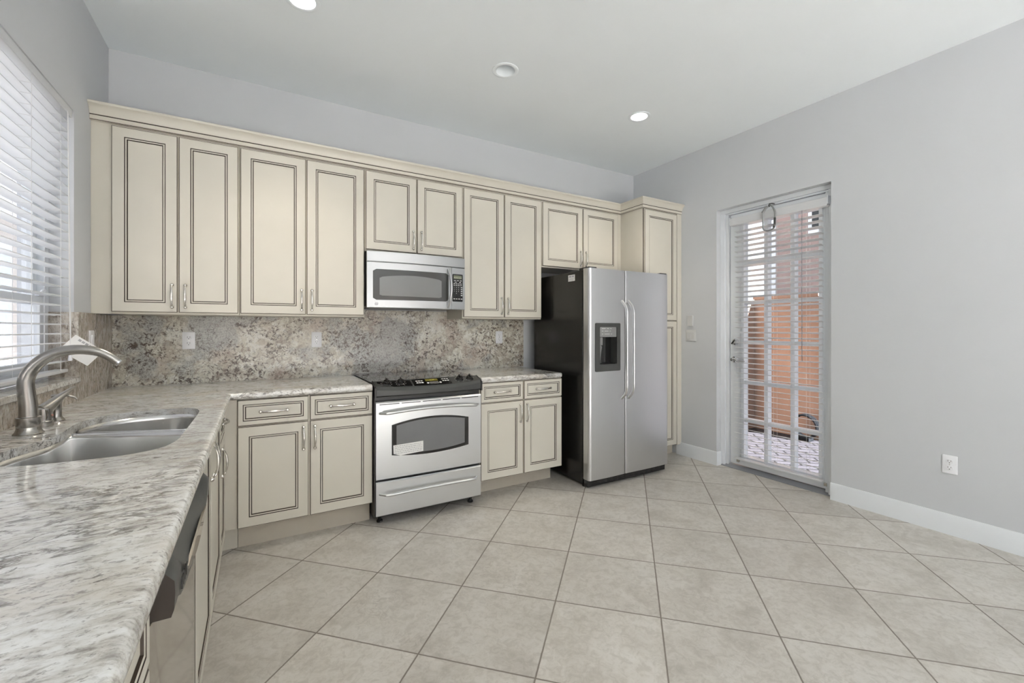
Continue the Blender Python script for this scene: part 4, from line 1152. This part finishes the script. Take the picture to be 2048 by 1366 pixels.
# ------------------------------------------------------------------ outside
mb = MB(); mb.box((W+.2, -12, -.12), (16, 8, -.025)); struct('patio_floor', mb, M['paver'])
mb = MB(); mb.box((-40, -20, -.2), (-.2, 60, -.08)); struct('side_yard_floor', mb, plain('grey_gravel', (.20, .20, .21), .9, var=.2, scale=30))
mb = MB(); mb.box((-.2, -20, -.2), (W+.2, D-.1, -.02)); struct('rear_patio_floor', mb, M['concrete'])
mb = MB(); mb.box((-.2, -13.2, -.02), (9.5, -13.0, 2.7)); struct('sky_block_wall', mb, M['stucco_beige'])  # unseen wall added to cut the low sky out of the steel reflections
mb = MB(); mb.box((W+.2, -5.55, 2.75), (W+1.45, 1.0, 2.95)); mb.box((W+.2, -12, 2.75), (W+2.0, -5.6, 2.95)); struct('sun_block_overhang', mb, M['stucco_beige'])  # unseen slabs added to keep the sun out of the door and rear opening
mb = MB(); mb.box((6.45, -1.015, -.03), (6.60, -.25, 1.66)); mb.box((6.42, -1.02, 1.66), (6.63, -.25, 1.70))
tag(mb.build('courtyard_wall', M['stucco']), 'terracotta stucco courtyard wall facing the glazed door', 'wall')
mb = MB(); mb.box((5.3, -.25, -.03), (6.66, -.12, 1.62)); tag(mb.build('courtyard_wall', M['stucco']), 'terracotta stucco side wall meeting the courtyard wall at the left corner', 'wall')
mb = MB(); mb.box((6.44, -1.08, -.03), (6.56, -1.018, 1.62)); tag(mb.build('gate_post', M['darkgrey'], bevel=.004), 'dark metal gate post at the right end of the courtyard wall', 'post')
def far_house():
    root = thing('neighbour_house', (12, 0, -.03), 'faded terracotta house rising above the courtyard wall outside the door', 'house')
    MB().box((11, -6, -.03), (15, 1.94, 5.2)).build('wall', M['stucco_pink'], root)
    MB().box((10.7, -6.2, 5.2), (15.3, 2.14, 5.4)).build('eave', M['trim'], root)
    MB().box((10.96, 1.94, -.03), (11.3, 2.05, 5.2)).build('downspout', M['trim'], root)
    f = MB().box((10.94, .35, 3.3), (11, 1.25, 4.6)).build('window', M['trim'], root)
    MB().box((10.93, .43, 3.38), (10.945, 1.17, 4.52)).build('pane', M['blackgloss'], f)
far_house()
def side_house():
    root = thing('neighbour_house', (-5.5, 8, -.08), 'pale beige house with a white window seen through the kitchen window blind', 'house')
    MB().box((-8, -8, -.08), (-3.8, 30, 3.7)).build('wall', M['stucco_beige'], root)
    MB().box((-8.2, -8.2, 3.7), (-2.4, 30.2, 3.88)).build('eave', M['trim'], root)
    MB().prism([(-2.4, 3.88), (-8.2, 3.88), (-8.2, 4.4)], lambda p, k: (p[0], -8.2+38.4*k, p[1])).build('roof', M['rooftile'], root)
    f = MB().box((-3.8, 7.3, .9), (-3.74, 9.9, 3.05)).build('window', M['trim'], root)
    MB().box((-3.745, 7.42, 1.02), (-3.73, 8.54, 2.93)).box((-3.745, 8.66, 1.02), (-3.73, 9.78, 2.93)).build('pane', plain('shaded_pane', (.62, .68, .78), .25, spec=.4), f)
side_house()
def hose():
    root = thing('garden_hose', (6.25, -.93, -.02), 'coiled grey garden hose on the pavers near the gate post', 'hose')
    pts = []
    for k in range(90):
        a = 2*PI*k/30; pts.append((6.28+.03*k/30, -.93+.13*math.cos(a), .14+.13*math.sin(a)))
    MB().tube(pts, .012, 8).build('hose_coil', M['hosegrey'], root)
    MB().box((6.25, -1.0, -.025), (6.36, -.86, .02)).build('stand', M['hosegrey'], root)
hose()
